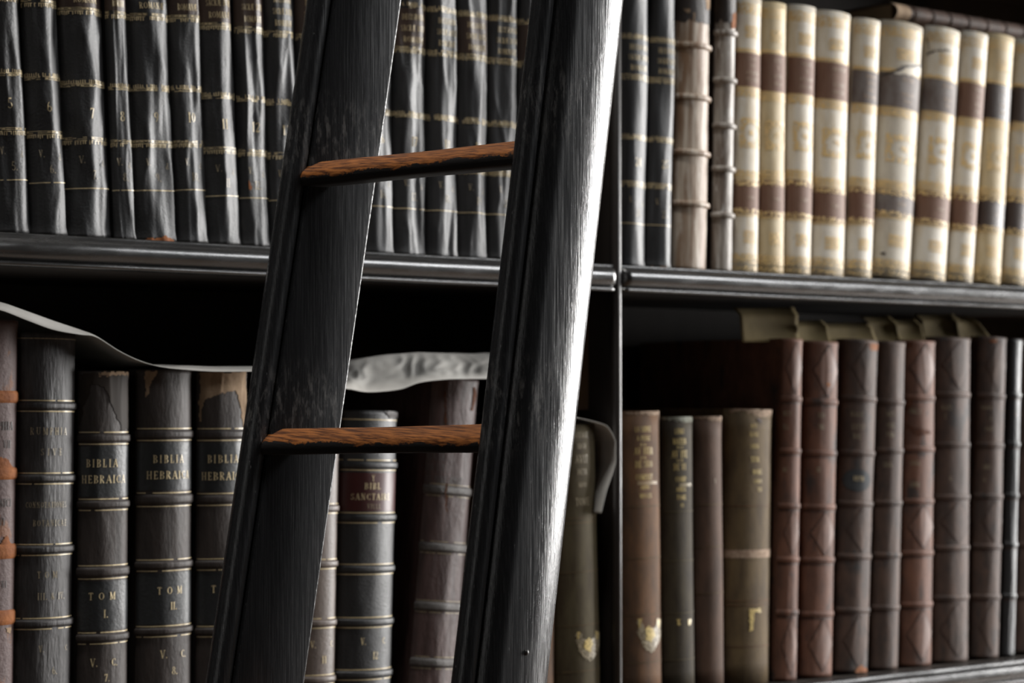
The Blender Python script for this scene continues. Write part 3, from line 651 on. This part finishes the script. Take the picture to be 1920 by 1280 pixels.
cloth_text(D2, [('LIBRI', 1274, 808, 10, .7), ('MATER', 1275, 827, 11, .72), ('DE LA', 1275, 838, 5, .8), ('AV ITE', 1275, 851, 13, .72), ('ET EN', 1275, 863, 5, .8), ('DE VI', 1275, 875, 12, .72), ('COMP', 1277, 898, 10, .75), ('AMIEN', 1277, 917, 8, .75), ('TOME', 1278, 932, 9, .75), ('VII', 1279, 947, 6, .75)])
for y in (907, 910): D2.line(D2.z(y), .0006, 'gilt', u0=-.2, u1=.5)
for x in (1272, 1292): D2.patch('gilt_crest', M['bright'], [(x - 3, 1160), (x + 3, 1160), (x + 2, 1172), (x - 1, 1172)], rag=.001)
for y in (958, 1050, 1148, 1235): D2.line(D2.z(y), .0012, 'olive', name='ruled_line')
D2.patch('frayed_edge', M['greenfr'], [(1240, 781), (1296, 779), (1297, 791), (1282, 792), (1260, 787), (1240, 786)], rag=.002, speck=.15)
D3 = Book('slim plain brown cloth volume with frayed head, between two gilt-lettered volumes', None, M['plumcloth'], Z0, 1352, 781, 1357, prev=D2.XR, b=.30, D=.2, page='page')
D3.patch('frayed_edge', M['frayed'], [(1300, 781), (1352, 779), (1352, 790), (1338, 789), (1320, 785), (1300, 785)], rag=.002, speck=.2)
for y in (945, 1024, 1111): D3.line(D3.z(y), .0012, 'khaki', name='ruled_line', worn=.2)
D3.text('lettering', [tl(D3, 'T', 1341, 902, 9, .8)], M['dimgilt'])
D4 = Book('broad khaki cloth volume with tattered head, beside the reddish calf folios', None, M['khaki'], Z0, 1447, 769, 1441, prev=D3.XR, b=.24, D=.21, page='page')
cloth_text(D4, [('ARTE', 1413, 798, 7, .75), ('NOVI', 1414, 814, 9, .8), ('LIBER', 1415, 836, 8, .75), ('TITR', 1416, 861, 10, .8), ('MORE', 1420, 884, 9, .8), ('COMPT', 1421, 902, 7, .8), ('VII', 1424, 917, 8, .8)], 'bright')
D4.label(M['frayed'], D4.z(1045), D4.z(1030), None, name='faded_band', off=.0004)
D4.patch('gilt_crest', M['bright'], [(1405, 1140), (1425, 1140), (1425, 1147), (1414, 1148), (1411, 1180), (1405, 1185)], rag=.0015, speck=.2)
D4.patch('frayed_edge', M['frayed'], [(1368, 766), (1447, 767), (1447, 781), (1425, 780), (1400, 773), (1368, 772)], rag=.003, speck=.15)
D4.patch('torn_hole', M['tool'], [(1418, 783), (1425, 785), (1427, 793), (1420, 790)], off=.0008, rag=.001)
for y in (948, 1125, 1133, 1210): D4.line(D4.z(y), .0012, 'brcloth', name='ruled_line')

GD = 'reddish calf folios on the lower shelf'
def folio(label, xt, yt, xb, prev, xl, bys, mt, rows=(), loz=True, H=None, Y=.03, b=.24, low=True):
    B = Book(label, GD, M[mt], Z0, xt, yt, xb, prev=prev, xl=xl, b=b, D=.27, bands=(1,), wr=(.0007, .0004), page='darkpage', Y=Y)
    zs = [B.H] + [B.z(y) for y in bys] + [0]
    for z in zs[1:-1]:
        o = B.raised(z + .001, .0075, .0014, M[mt], None)
        B.line(z - .0045, .0016, 'tool', o, 'tooled_line')
    if loz:
        for k in ((0, 3, 5) if low else (0, 3)):
            if k + 1 < len(zs):
                z1, z0 = zs[k] - .004, zs[k + 1] + .007; zm, hh, w = (z0 + z1) / 2, (z1 - z0) / 2, .62
                if hh < .008: continue
                f = lambda u, z: abs(u) / w + abs(z - zm) / hh < 1
                g = lambda u, z: .96 < abs(u) / w + abs(z - zm) / hh < 1.02
                du = .0012 / (B.t / 2)
                o = B.cells('tooled_panel', M['calfpan' if mt == 'calf' else 'calf2'], -w, w, z0, z1, .0004, keep=f, du=du, dz=.0012)
                B.cells('tooled_line', M['tool'], -w, w, z0, z1, .0006, o, keep=g, du=du, dz=.0012)
    if rows: cloth_text(B, rows, 'dimgilt')
    return B
E = []
E.append(folio('reddish calf folio standing tall beside the khaki cloth volume', 1504, 637, 1493, None, 1452, (749, 847, 950, 1050, 1149), 'calf', [('HIST', 1476, 775, 9, .8), ('ILL', 1474, 800, 9, .8), ('III', 1472, 880, 9, .8)]))
E.append(folio('reddish calf folio with a small rust chip at its head, second of the calf row', 1571, 643, 1559, E[-1].XR + .010, None, (755, 851, 952, 1051, 1152), 'calf', [('ILLI', 1541, 778, 9, .8), ('TRI', 1540, 800, 9, .8), ('III', 1535, 880, 9, .8)]))
E.append(folio('broad greyish calf folio with a bluish oval patch lettered FIFTH', 1646, 641, 1626, E[-1].XR + .004, None, (749, 851, 946, 1045, 1145), 'calf2', [('RAGE', 1608, 776, 10, .75, .3), ('LITTI', 1610, 800, 10, .75, .3), ('VOL', 1607, 818, 10, .8)]))
E.append(folio('slim greyish calf folio with gilt title, between FIFTH and the scarred one', 1697, 643, 1683, E[-1].XR + .003, None, (755, 846, 944, 1042, 1140), 'calf2', [('DICT', 1670, 776, 9, .75), ('CIVIL', 1670, 797, 9, .72), ('PAIR', 1670, 814, 9, .75), ('LERN', 1665, 871, 9, .7)], loz=False))
E.append(folio('reddish calf folio with a rust-coloured scar below its title', 1753, 641, 1746, E[-1].XR + .003, None, (747, 843, 941, 1038, 1134), 'calf', [('ONE I', 1716, 771, 10, .8), ('CURA', 1716, 868, 9, .8), ('LIBRI', 1716, 908, 9, .8)]))
E.append(folio('wide brown calf folio with faint title, right of the scarred one', 1819, 635, 1815, E[-1].XR, None, (741, 835, 933, 1028, 1121), 'calf2', [('NATI', 1776, 764, 9, .8, .3), ('I', 1773, 780, 10, .8), ('VI', 1782, 897, 7, .8)]))
E.append(folio('dark brown calf folio between the wide brown and the slim black one', 1887, 635, 1872, E[-1].XR + .002, None, (744, 836, 932, 1026, 1120), 'calf2', [('MARMON', 1850, 764, 7, .7), ('II', 1858, 785, 8, .7), ('PART', 1855, 804, 8, .7), ('LIBER', 1850, 875, 8, .7), ('VI', 1846, 900, 7, .7)]))
E.append(folio('slim glossy black folio at the right edge of the lower shelf', 1916, 638, 1901, E[-1].XR + .001, None, (742, 834, 930, 1022, 1118), 'black', [('L', 1905, 775, 9, .8)], loz=False))
E.append(folio('dark calf folio cut off by the right edge of the photo, lower shelf', 1968, 640, 1955, E[-1].XR + .001, None, (742, 834, 930, 1022, 1118), 'calf2', (), loz=False))
u, z = E[2].uz(1608, 900)
E[2].cells('oval_patch', M['bluepatch'], u - .6, min(.97, u + .6), z - .016, z + .016, .0005, keep=lambda a, b: ((a - u) / .58) ** 2 + ((b - z) / .0145) ** 2 < 1, du=.06, dz=.0012)
E[2].text('lettering', [tl(E[2], 'FIFTH', 1610, 897, 9, .75, .15)], M['gilt'], off=.001)
E[2].patch('torn_leather', M['rust'], [(1628, 643), (1646, 645), (1646, 656), (1634, 657), (1629, 650)], rag=.002)
E[2].patch('torn_leather', M['rust'], [(1605, 1252), (1612, 1246), (1624, 1252), (1625, 1264), (1605, 1265)], rag=.002)
E[1].patch('torn_leather', M['rust'], [(1551, 718), (1557, 717), (1556, 725), (1551, 725)], rag=.001)
E[4].patch('torn_leather', M['rustdark'], [(1698, 742), (1716, 740), (1710, 760), (1704, 772), (1697, 768)], rag=.002, speck=.1)
E[4].patch('torn_leather', M['rustdark'], [(1700, 796), (1708, 800), (1718, 802), (1745, 808), (1744, 813), (1722, 817), (1712, 810)], rag=.002)
E[4].patch('torn_leather', M['rustdark'], [(1698, 640), (1712, 641), (1710, 652), (1698, 654)], rag=.001)
E[6].patch('torn_leather', M['rust'], [(1855, 637), (1870, 636), (1868, 642), (1858, 642)], rag=.001)

# ------------------------------------------------------------------ papers
def sheet(name, label, cat, fn, nu, nv, mt, thick=.0004, group=None):
    P = [[fn(i / (nu - 1), j / (nv - 1)) for i in range(nu)] for j in range(nv)]
    org = V((sum(p.x for r in P for p in r), sum(p.y for r in P for p in r), 0)) / (nu * nv); org.z = min(p.z for r in P for p in r)
    o = meshob(name, [p - org for r in P for p in r], gridf(nu, nv), mt); o.location = org
    sd = o.modifiers.new('thickness', 'SOLIDIFY'); sd.thickness = thick; sd.offset = 0
    o['label'] = label; o['category'] = cat
    if group: o['group'] = group
    return o
def interp(pts, s):
    s *= len(pts) - 1; i = min(int(s), len(pts) - 2); f = s - i
    p0 = pts[max(i - 1, 0)]; p1 = pts[i]; p2 = pts[i + 1]; p3 = pts[min(i + 2, len(pts) - 1)]
    g = lambda a, b, c, d: .5 * (2 * b + (c - a) * f + (2 * a - 5 * b + 4 * c - d) * f * f + (3 * b - a - 3 * c + d) * f ** 3)
    return tuple(g(*x) for x in zip(p0, p1, p2, p3))
# sheet sagging over the left folios: front lip (x, y) in the photo and how far the lip droops
lipA = [(-60, 555, 14), (0, 566, 15), (50, 583, 17), (100, 601, 17), (150, 618, 9), (180, 630, 1.5), (222, 657, .5), (262, 676, .5), (300, 686, 1), (340, 685, 7), (400, 687, 9), (470, 688, 8), (520, 688, 8), (560, 688, 6)]
def fA(s, t):
    x, y, d = interp(lipA, s)
    if t < .12:                                  # drooping lip
        f = t / .12
        return unY(x, y + d * (1 - f), .010 + .016 * f)
    p = unY(x, y, .026); f = (t - .12) / .88
    return V((p.x + .02 * f, .026 + .22 * f, p.z + .002 * math.sin(f * 3) + .0015 * noise.noise(V((s * 9, f * 3, 1)))))
sheet('paper_sheet', 'long white paper sheet sagging over the folios at the left of the lower shelf', 'paper', fA, 80, 18, M['paper'])
lipB = [(600, 695, 728), (650, 679, 729), (690, 669, 735), (748, 662, 730), (787, 660, 717), (837, 661, 711), (880, 662, 710), (918, 662, 710), (960, 664, 711), (1000, 668, 712)]
def fB(s, t):
    x, y0, y1 = interp(lipB, s)
    if t < .6:
        f = t / .6; c = noise.noise(V((s * 7, f * 1.6, 4))) * .010 + abs(noise.noise(V((s * 15, f * 3, 7)))) * .008
        return unY(x, y1 + (y0 - y1) * f, -.002 + .055 * f + c * math.sin(f * 3.1))
    p = unY(x, y0, .053); f = (t - .6) / .4
    return V((p.x, .053 + .16 * f, p.z - .012 * f + .002 * noise.noise(V((s * 7, f * 3, 1)))))
sheet('paper_sheet', 'crumpled white paper drooping over the crimson-brown folio behind the ladder', 'paper', fB, 90, 40, M['paper'])
lipC = [(1040, 776), (1075, 776), (1100, 783), (1122, 791), (1138, 801), (1150, 822), (1155, 850), (1147, 885), (1135, 920), (1125, 962)]
XC = B10.XR + .0012
def fC(s, t):
    x, y = interp(lipC, s)
    dr = 9 * max(0, 1 - s / .42) * max(0, 1 - t / .16)
    p = unY(x, y + dr, .0); p.x = min(p.x, XD - .0078)
    k = max(0, min(1, (s - .30) / .34)); k = k * k * (3 - 2 * k); e = 1 - (1 - t) ** 2
    q2 = p.x + (min(p.x, XC + .004) - p.x) * e * k
    return V((q2, .17 * t - .002, p.z))
sheet('paper_sheet', 'grey-white paper sheet curling down over the olive cloth volume', 'paper', fC, 60, 16, M['paper'])
flaps = [((1392, 1503, 1490), 575, 638, .060, 'widest of the paper flaps, dark and set beside the divider-side gap'),
         ((1497, 1556, 1549), 600, 641, .052, 'small bright yellow paper flap above the second calf folio'),
         ((1553, 1638, 1637), 604, 641, .055, 'square yellow paper flap above the broad greyish calf folio'),
         ((1632, 1682, 1683), 592, 642, .060, 'tall yellow paper flap above the slim greyish calf folio'),
         ((1684, 1730, 1727), 598, 641, .054, 'curled yellow paper flap above the scarred calf folio'),
         ((1732, 1802, 1800), 588, 636, .064, 'shadowed paper flap above the wide brown calf folio'),
         ((1798, 1828, 1850), 592, 636, .056, 'slanting yellow paper flap above the dark brown calf folio')]
for (x0, x1t, x1b), yt, yb, Y, lb in flaps:
    def fF(s, t, x0=x0, x1t=x1t, x1b=x1b, yt=yt, yb=yb, Y=Y):
        x1 = x1b + (x1t - x1b) * (t ** 1.6)
        p = unY(x0 + (x1 - x0) * s, yb + 3 + (yt - yb - 3) * t, Y)
        bend = .012 * math.sin(t * 1.6) * (.4 + .6 * s) - .010 * (s ** 3)
        return V((p.x, Y + bend + .05 * max(0, t - .75), p.z))
    sheet('paper_flap', lb, 'paper', fF, 18, 14, M['oldpaper'], group='yellowed paper flaps on the calf folios')

# ------------------------------------------------------------------ ladder
def ladder_mats():
    out = {}
    for nm in ('stile', 'rung'):
        mt = bpy.data.materials.new('worn_black_ladder_paint' if nm == 'stile' else 'worn_oak_rung'); mt.use_nodes = True
        nt = mt.node_tree; N = nt.nodes; L = nt.links
        b = N['Principled BSDF']; b.inputs['Specular IOR Level'].default_value = .6
        tc = N.new('ShaderNodeTexCoord'); sx = N.new('ShaderNodeSeparateXYZ'); L.new(tc.outputs['Object'], sx.inputs[0])
        def nz(st, sc, det=6, ro=.6):
            mp = N.new('ShaderNodeMapping'); mp.inputs['Scale'].default_value = st; L.new(tc.outputs['Object'], mp.inputs[0])
            n = N.new('ShaderNodeTexNoise'); n.inputs['Scale'].default_value = sc; n.inputs['Detail'].default_value = det; n.inputs['Roughness'].default_value = ro
            L.new(mp.outputs[0], n.inputs['Vector']); return n.outputs['Fac']
        def mr(src, a, bb, c=0, d=1):
            q = N.new('ShaderNodeMapRange'); q.inputs[1].default_value = a; q.inputs[2].default_value = bb; q.inputs[3].default_value = c; q.inputs[4].default_value = d
            L.new(src, q.inputs[0]); return q.outputs[0]
        def ma(op, a, bb):
            q = N.new('ShaderNodeMath'); q.operation = op
            for i, x in enumerate((a, bb)):
                if isinstance(x, (int, float)): q.inputs[i].default_value = x
                else: L.new(x, q.inputs[i])
            return q.outputs[0]
        def mix(f, a, c):
            q = N.new('ShaderNodeMix'); q.data_type = 'RGBA'; L.new(f, q.inputs[0])
            for s, x in ((6, a), (7, c)):
                if isinstance(x, tuple): q.inputs[s].default_value = (*x, 1)
                else: L.new(x, q.inputs[s])
            return q.outputs[2]
        if nm == 'stile':
            col = mix(mr(nz((1, 1, .03), 620), .3, .7), (.012, .0123, .0132), (.021, .0215, .023))
            col = mix(mr(nz((1, 1, .25), 300, 4), .70, .74), col, (.16, .16, .16))        # fine pale scratches
            chip = ma('MULTIPLY', mr(nz((1, 1, .5), 130, 5), .66, .69), 1.0)
            col = mix(ma('MULTIPLY', chip, mr(sx.outputs[0], -.030, -.042)), col, (.10, .042, .016))   # brown chips along the rounded edge
            # scuffs where shoes rub above each rung
            for zc in SCUFF:
                dz = ma('ABSOLUTE', ma('SUBTRACT', sx.outputs[2], zc), 0)
                msk = ma('MULTIPLY', mr(dz, .045, .012), mr(nz((1, 1, .22), 200, 7, .75), .50, .62))
                col = mix(ma('MULTIPLY', msk, .55), col, (.17, .165, .16))
            L.new(col, b.inputs['Base Color'])
            L.new(mr(nz((1, 1, .022), 620, 3), .35, .65, .18, .32), b.inputs['Roughness'])
            hgt = ma('ADD', nz((1, 1, .022), 760, 3), ma('MULTIPLY', nz((1, 1, .4), 260, 5), .45))
            bp = N.new('ShaderNodeBump'); bp.inputs['Strength'].default_value = .42; bp.inputs['Distance'].default_value = .0005
        else:
            grain = nz((1, .045, 1.0), 420, 5)
            oak = mix(mr(grain, .38, .60), (.060, .018, .005), (.30, .105, .026))
            oak = mix(mr(nz((1, .2, 1), 60), .55, .75), oak, (.13, .045, .014))
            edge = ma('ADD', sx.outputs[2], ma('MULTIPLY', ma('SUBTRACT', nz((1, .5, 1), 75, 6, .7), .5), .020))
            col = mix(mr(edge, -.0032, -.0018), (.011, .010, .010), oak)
            L.new(col, b.inputs['Base Color']); b.inputs['Roughness'].default_value = .46; b.inputs['Specular IOR Level'].default_value = .4
            hgt = grain
            bp = N.new('ShaderNodeBump'); bp.inputs['Strength'].default_value = .35; bp.inputs['Distance'].default_value = .001
        L.new(hgt, bp.inputs['Height']); L.new(bp.outputs[0], b.inputs['Normal'])
        out[nm] = mt
    return out
YL, YR = -.250, -.548                         # inner face of the far stile, outer face of the near stile
lad = thing('library_ladder', 'black-painted library ladder with worn orange-brown rungs, leaning in front of the bookshelves', 'ladder')
SC_T = .027                                   # stile thickness
# stile axes from measured edges (front edge, rear edge) at two heights
def stile_line(xf0, xf1, xr0, xr1, Y):
    pts = []
    for y, xf, xr in ((0, xf0, xr0), (1280, xf1, xr1)):
        pts.append((unY(xf, y, Y), unY(xr, y, Y)))
    return pts
def axis(pts):
    a = (pts[0][0] + pts[0][1]) / 2; b = (pts[1][0] + pts[1][1]) / 2
    w = ((pts[0][1].x - pts[0][0].x) + (pts[1][1].x - pts[1][0].x)) / 2
    k = (a.x - b.x) / (a.z - b.z)
    return k, b.x - k * b.z, w
kL, cL, wL = axis(stile_line(606, 420, 755, 570, YL))
kR, cR, wR = axis(stile_line(1028, 881, 1179, 1033, YR + .006))
ZTOP = 3.05
rung_px = [((578, 325), (968, 283)), ((500, 829), (905, 821))]
rz = []
for (l, r) in rung_px:
    a = unY(l[0] + 6, l[1], YL); b_ = unY(r[0], r[1], YR + SC_T); rz.append(((a.z), (b_.z)))
gapz = ((rz[0][0] - rz[1][0]) + (rz[0][1] - rz[1][1])) / 2
SCUFF = [rz[0][0] + .036, rz[1][0] + .034]
# local frames: each stile is a part whose own X axis is across the stile; Z measured in the world
M['wood'].node_tree.nodes['Principled BSDF'].inputs['IOR'].default_value = 1.75   # thick old varnish
LM = ladder_mats()
def stile(kx, cx, w, y_in, side):
    """side +1: far stile (flat face towards the viewer); -1: near stile (rounded outer face towards the viewer)"""
    h = w / 2; prof = []
    if side > 0:
        y0, y1 = y_in, y_in + SC_T
        for a in (0, 22, 45, 68, 90): prof.append((h - .0022 + .0022 * math.sin(math.radians(a)), y0 + .0022 - .0022 * math.cos(math.radians(a))))
        prof += [(h, y1), (-h + .004, y1)]
        bx, by, r = -h + .0045, y0 + .0145, .0118
        for k in range(15):                    # bead along the front edge
            a = math.radians(90 + 212 * k / 14); prof.append((bx + r * math.cos(a), by + r * math.sin(a)))
        prof += [(-h + .0125, y0 + .0068), (-h + .0132, y0 + .0010), (-h + .0145, y0)]
    else:
        y0, y1 = y_in, y_in + SC_T             # y0 faces the viewer
        prof += [(h - .002, y1), (-h + .002, y1)]
        bx, by, r = -h + .0025, y1 - .0102, .0098
        for k in range(15):
            a = math.radians(95 + 205 * k / 14); prof.append((bx + r * math.cos(a), by + r * math.sin(a)))
        prof += [(-h + .0098, y0 + .0135), (-h + .0125, y0 + .0085), (-h + .0165, y0 + .0042), (-h + .022, y0 + .0014)]
        n = 16                                 # long convex face rolling over towards the rear edge
        for k in range(n + 1):
            f = k / n; x = -h + .026 + (2 * h - .0265) * f
            prof.append((x, y0 + .0003 * (1 - f) + .0118 * f ** 3.0))
        prof += [(h + .0004, y0 + .0128), (h, y0 + .0150)]
    n = 60; rings = []
    for j in range(n + 1):
        z = ZTOP * j / n + .002
        rings.append([V((x + kx * z, y, z)) for x, y in prof])
    vs = [v for r_ in rings for v in r_]
    mb = MB(); mb.sweep(rings)
    # the part sits at the stile's centre line; Object X must stay across the stile, so shear lives in the mesh
    mb.v = [V((v.x - 0, v.y, v.z)) for v in mb.v]
    o = mb.ob('stile', LM['stile'], lad, smooth=True)
    o.location = (cx, 0, 0)
    me = o.data
    me.set_sharp_from_angle(angle=math.radians(38))
    return o
stile(kL, cL, wL, YL, 1); stile(kR, cR, wR, YR, -1)
def rung(zL, zR, xo=0):
    xL = kL * zL + cL - wL / 2 + .017 + xo; xR = kR * zR + cR - wR / 2 + .017 + xo
    y0, y1 = YL + .012, YR + SC_T - .008
    prof = []; hh = .0122; dd = .0150
    base = [(-.0115, -.0118), (.0150, -.0118), (.0185, -.009), (.0190, .004), (.0160, .0105), (.0085, .0124), (.001, .0098), (-.0075, .0052), (-.0130, .0005), (-.0146, -.004), (-.0140, -.0095)]
    m_ = len(base)                             # round section, its upper front trodden down to a slope
    for k in range(m_):
        p_, q_ = base[k], base[(k + 1) % m_]
        for f in (.25, .75): prof.append((p_[0] + (q_[0] - p_[0]) * f, p_[1] + (q_[1] - p_[1]) * f))
    n = 24; rings = []; cen = V(((xL + xR) / 2, (y0 + y1) / 2, (zL + zR) / 2))
    for j in range(n + 1):
        f = j / n; y = y0 + (y1 - y0) * f
        w = 1 - .05 * math.exp(-((f - .5) / .3) ** 2) + .012 * noise.noise(V((f * 6, zL * 9, 2)))
        rings.append([V((xL + (xR - xL) * f + px * w, y, zL + (zR - zL) * f + pz * w)) - cen for px, pz in prof])
    mb = MB(); mb.sweep(rings); o = mb.ob('rung', LM['rung'], lad, smooth=True); o.location = cen
pn = unY(980, 1222, YR + .006)                # small nail head in the near stile
hN = wR / 2; fN = max(0, (pn.x - kR * pn.z - cR + hN - .026) / (2 * hN - .0265))
q = MB(); q.sweep([[V((pn.x + rr_ * math.cos(a), yy, pn.z + rr_ * math.sin(a))) for a in [k * math.pi / 6 for k in range(12)]] for rr_, yy in ((.0022, YR + .0003 * (1 - fN) + .0118 * fN ** 3.0 + .002), (.0022, YR + .0118 * fN ** 3.0 - .0004), (.0012, YR + .0118 * fN ** 3.0 - .0012))])
q.ob('nail', M['post'], lad, smooth=True)
for (a, b_) in rz: rung(a, b_)
k = 1
while rz[1][0] - gapz * k > .15: rung(rz[1][0] - gapz * k, rz[1][0] - gapz * k); k += 1
k = 1
while rz[0][0] + gapz * k < ZTOP - .1: rung(rz[0][0] + gapz * k, rz[0][0] + gapz * k); k += 1

# ------------------------------------------------------------------ light
def area(name, loc, tgt, sx, sy, power, col):
    d = bpy.data.lights.new(name, 'AREA'); d.shape = 'RECTANGLE'; d.size = sx; d.size_y = sy; d.energy = power; d.color = col
    o = bpy.data.objects.new(name, d); COL.objects.link(o); o.location = loc
    o.rotation_euler = (V(tgt) - V(loc)).to_track_quat('-Z', 'Y').to_euler(); return o
area('window_daylight', (8.0, -1.5, 2.4), (1.5, -.1, 1.7), 1.5, 3.4, 850, (1.0, .985, .965))
area('high_window_daylight', (4.9, -3.6, 4.3), (1.5, 0, 1.7), 2.4, 1.05, 95, (.97, .985, 1.0))
area('overhead_fill', (.75, -.36, 5.4), (1.15, -.36, 1.6), 1.0, .4, 130, (1.0, .98, .95))  # added overhead fill that brightens the rungs while barely reaching the spines
area('stile_sheen_fill', (5.0, -5.2, 1.9), (1.3, -.2, 1.6), 1.8, 2.6, 2, (.95, .98, 1.0))  # weak added fill, placed to give the flat ladder faces a sheen
area('hall_daylight', (-2.6, -1.9, 2.1), (1.2, -.4, 1.6), 1.4, 2.2, 5, (1.0, .98, .95))
w = bpy.data.worlds.new('dim_hall'); SC.world = w; w.use_nodes = True
w.node_tree.nodes['Background'].inputs[0].default_value = (.9, .95, 1, 1); w.node_tree.nodes['Background'].inputs[1].default_value = .003
SC.view_settings.view_transform = 'Standard'; SC.view_settings.look = 'None'; SC.view_settings.gamma = 1; SC.view_settings.use_curve_mapping = False
SC.view_settings.exposure = 0.0
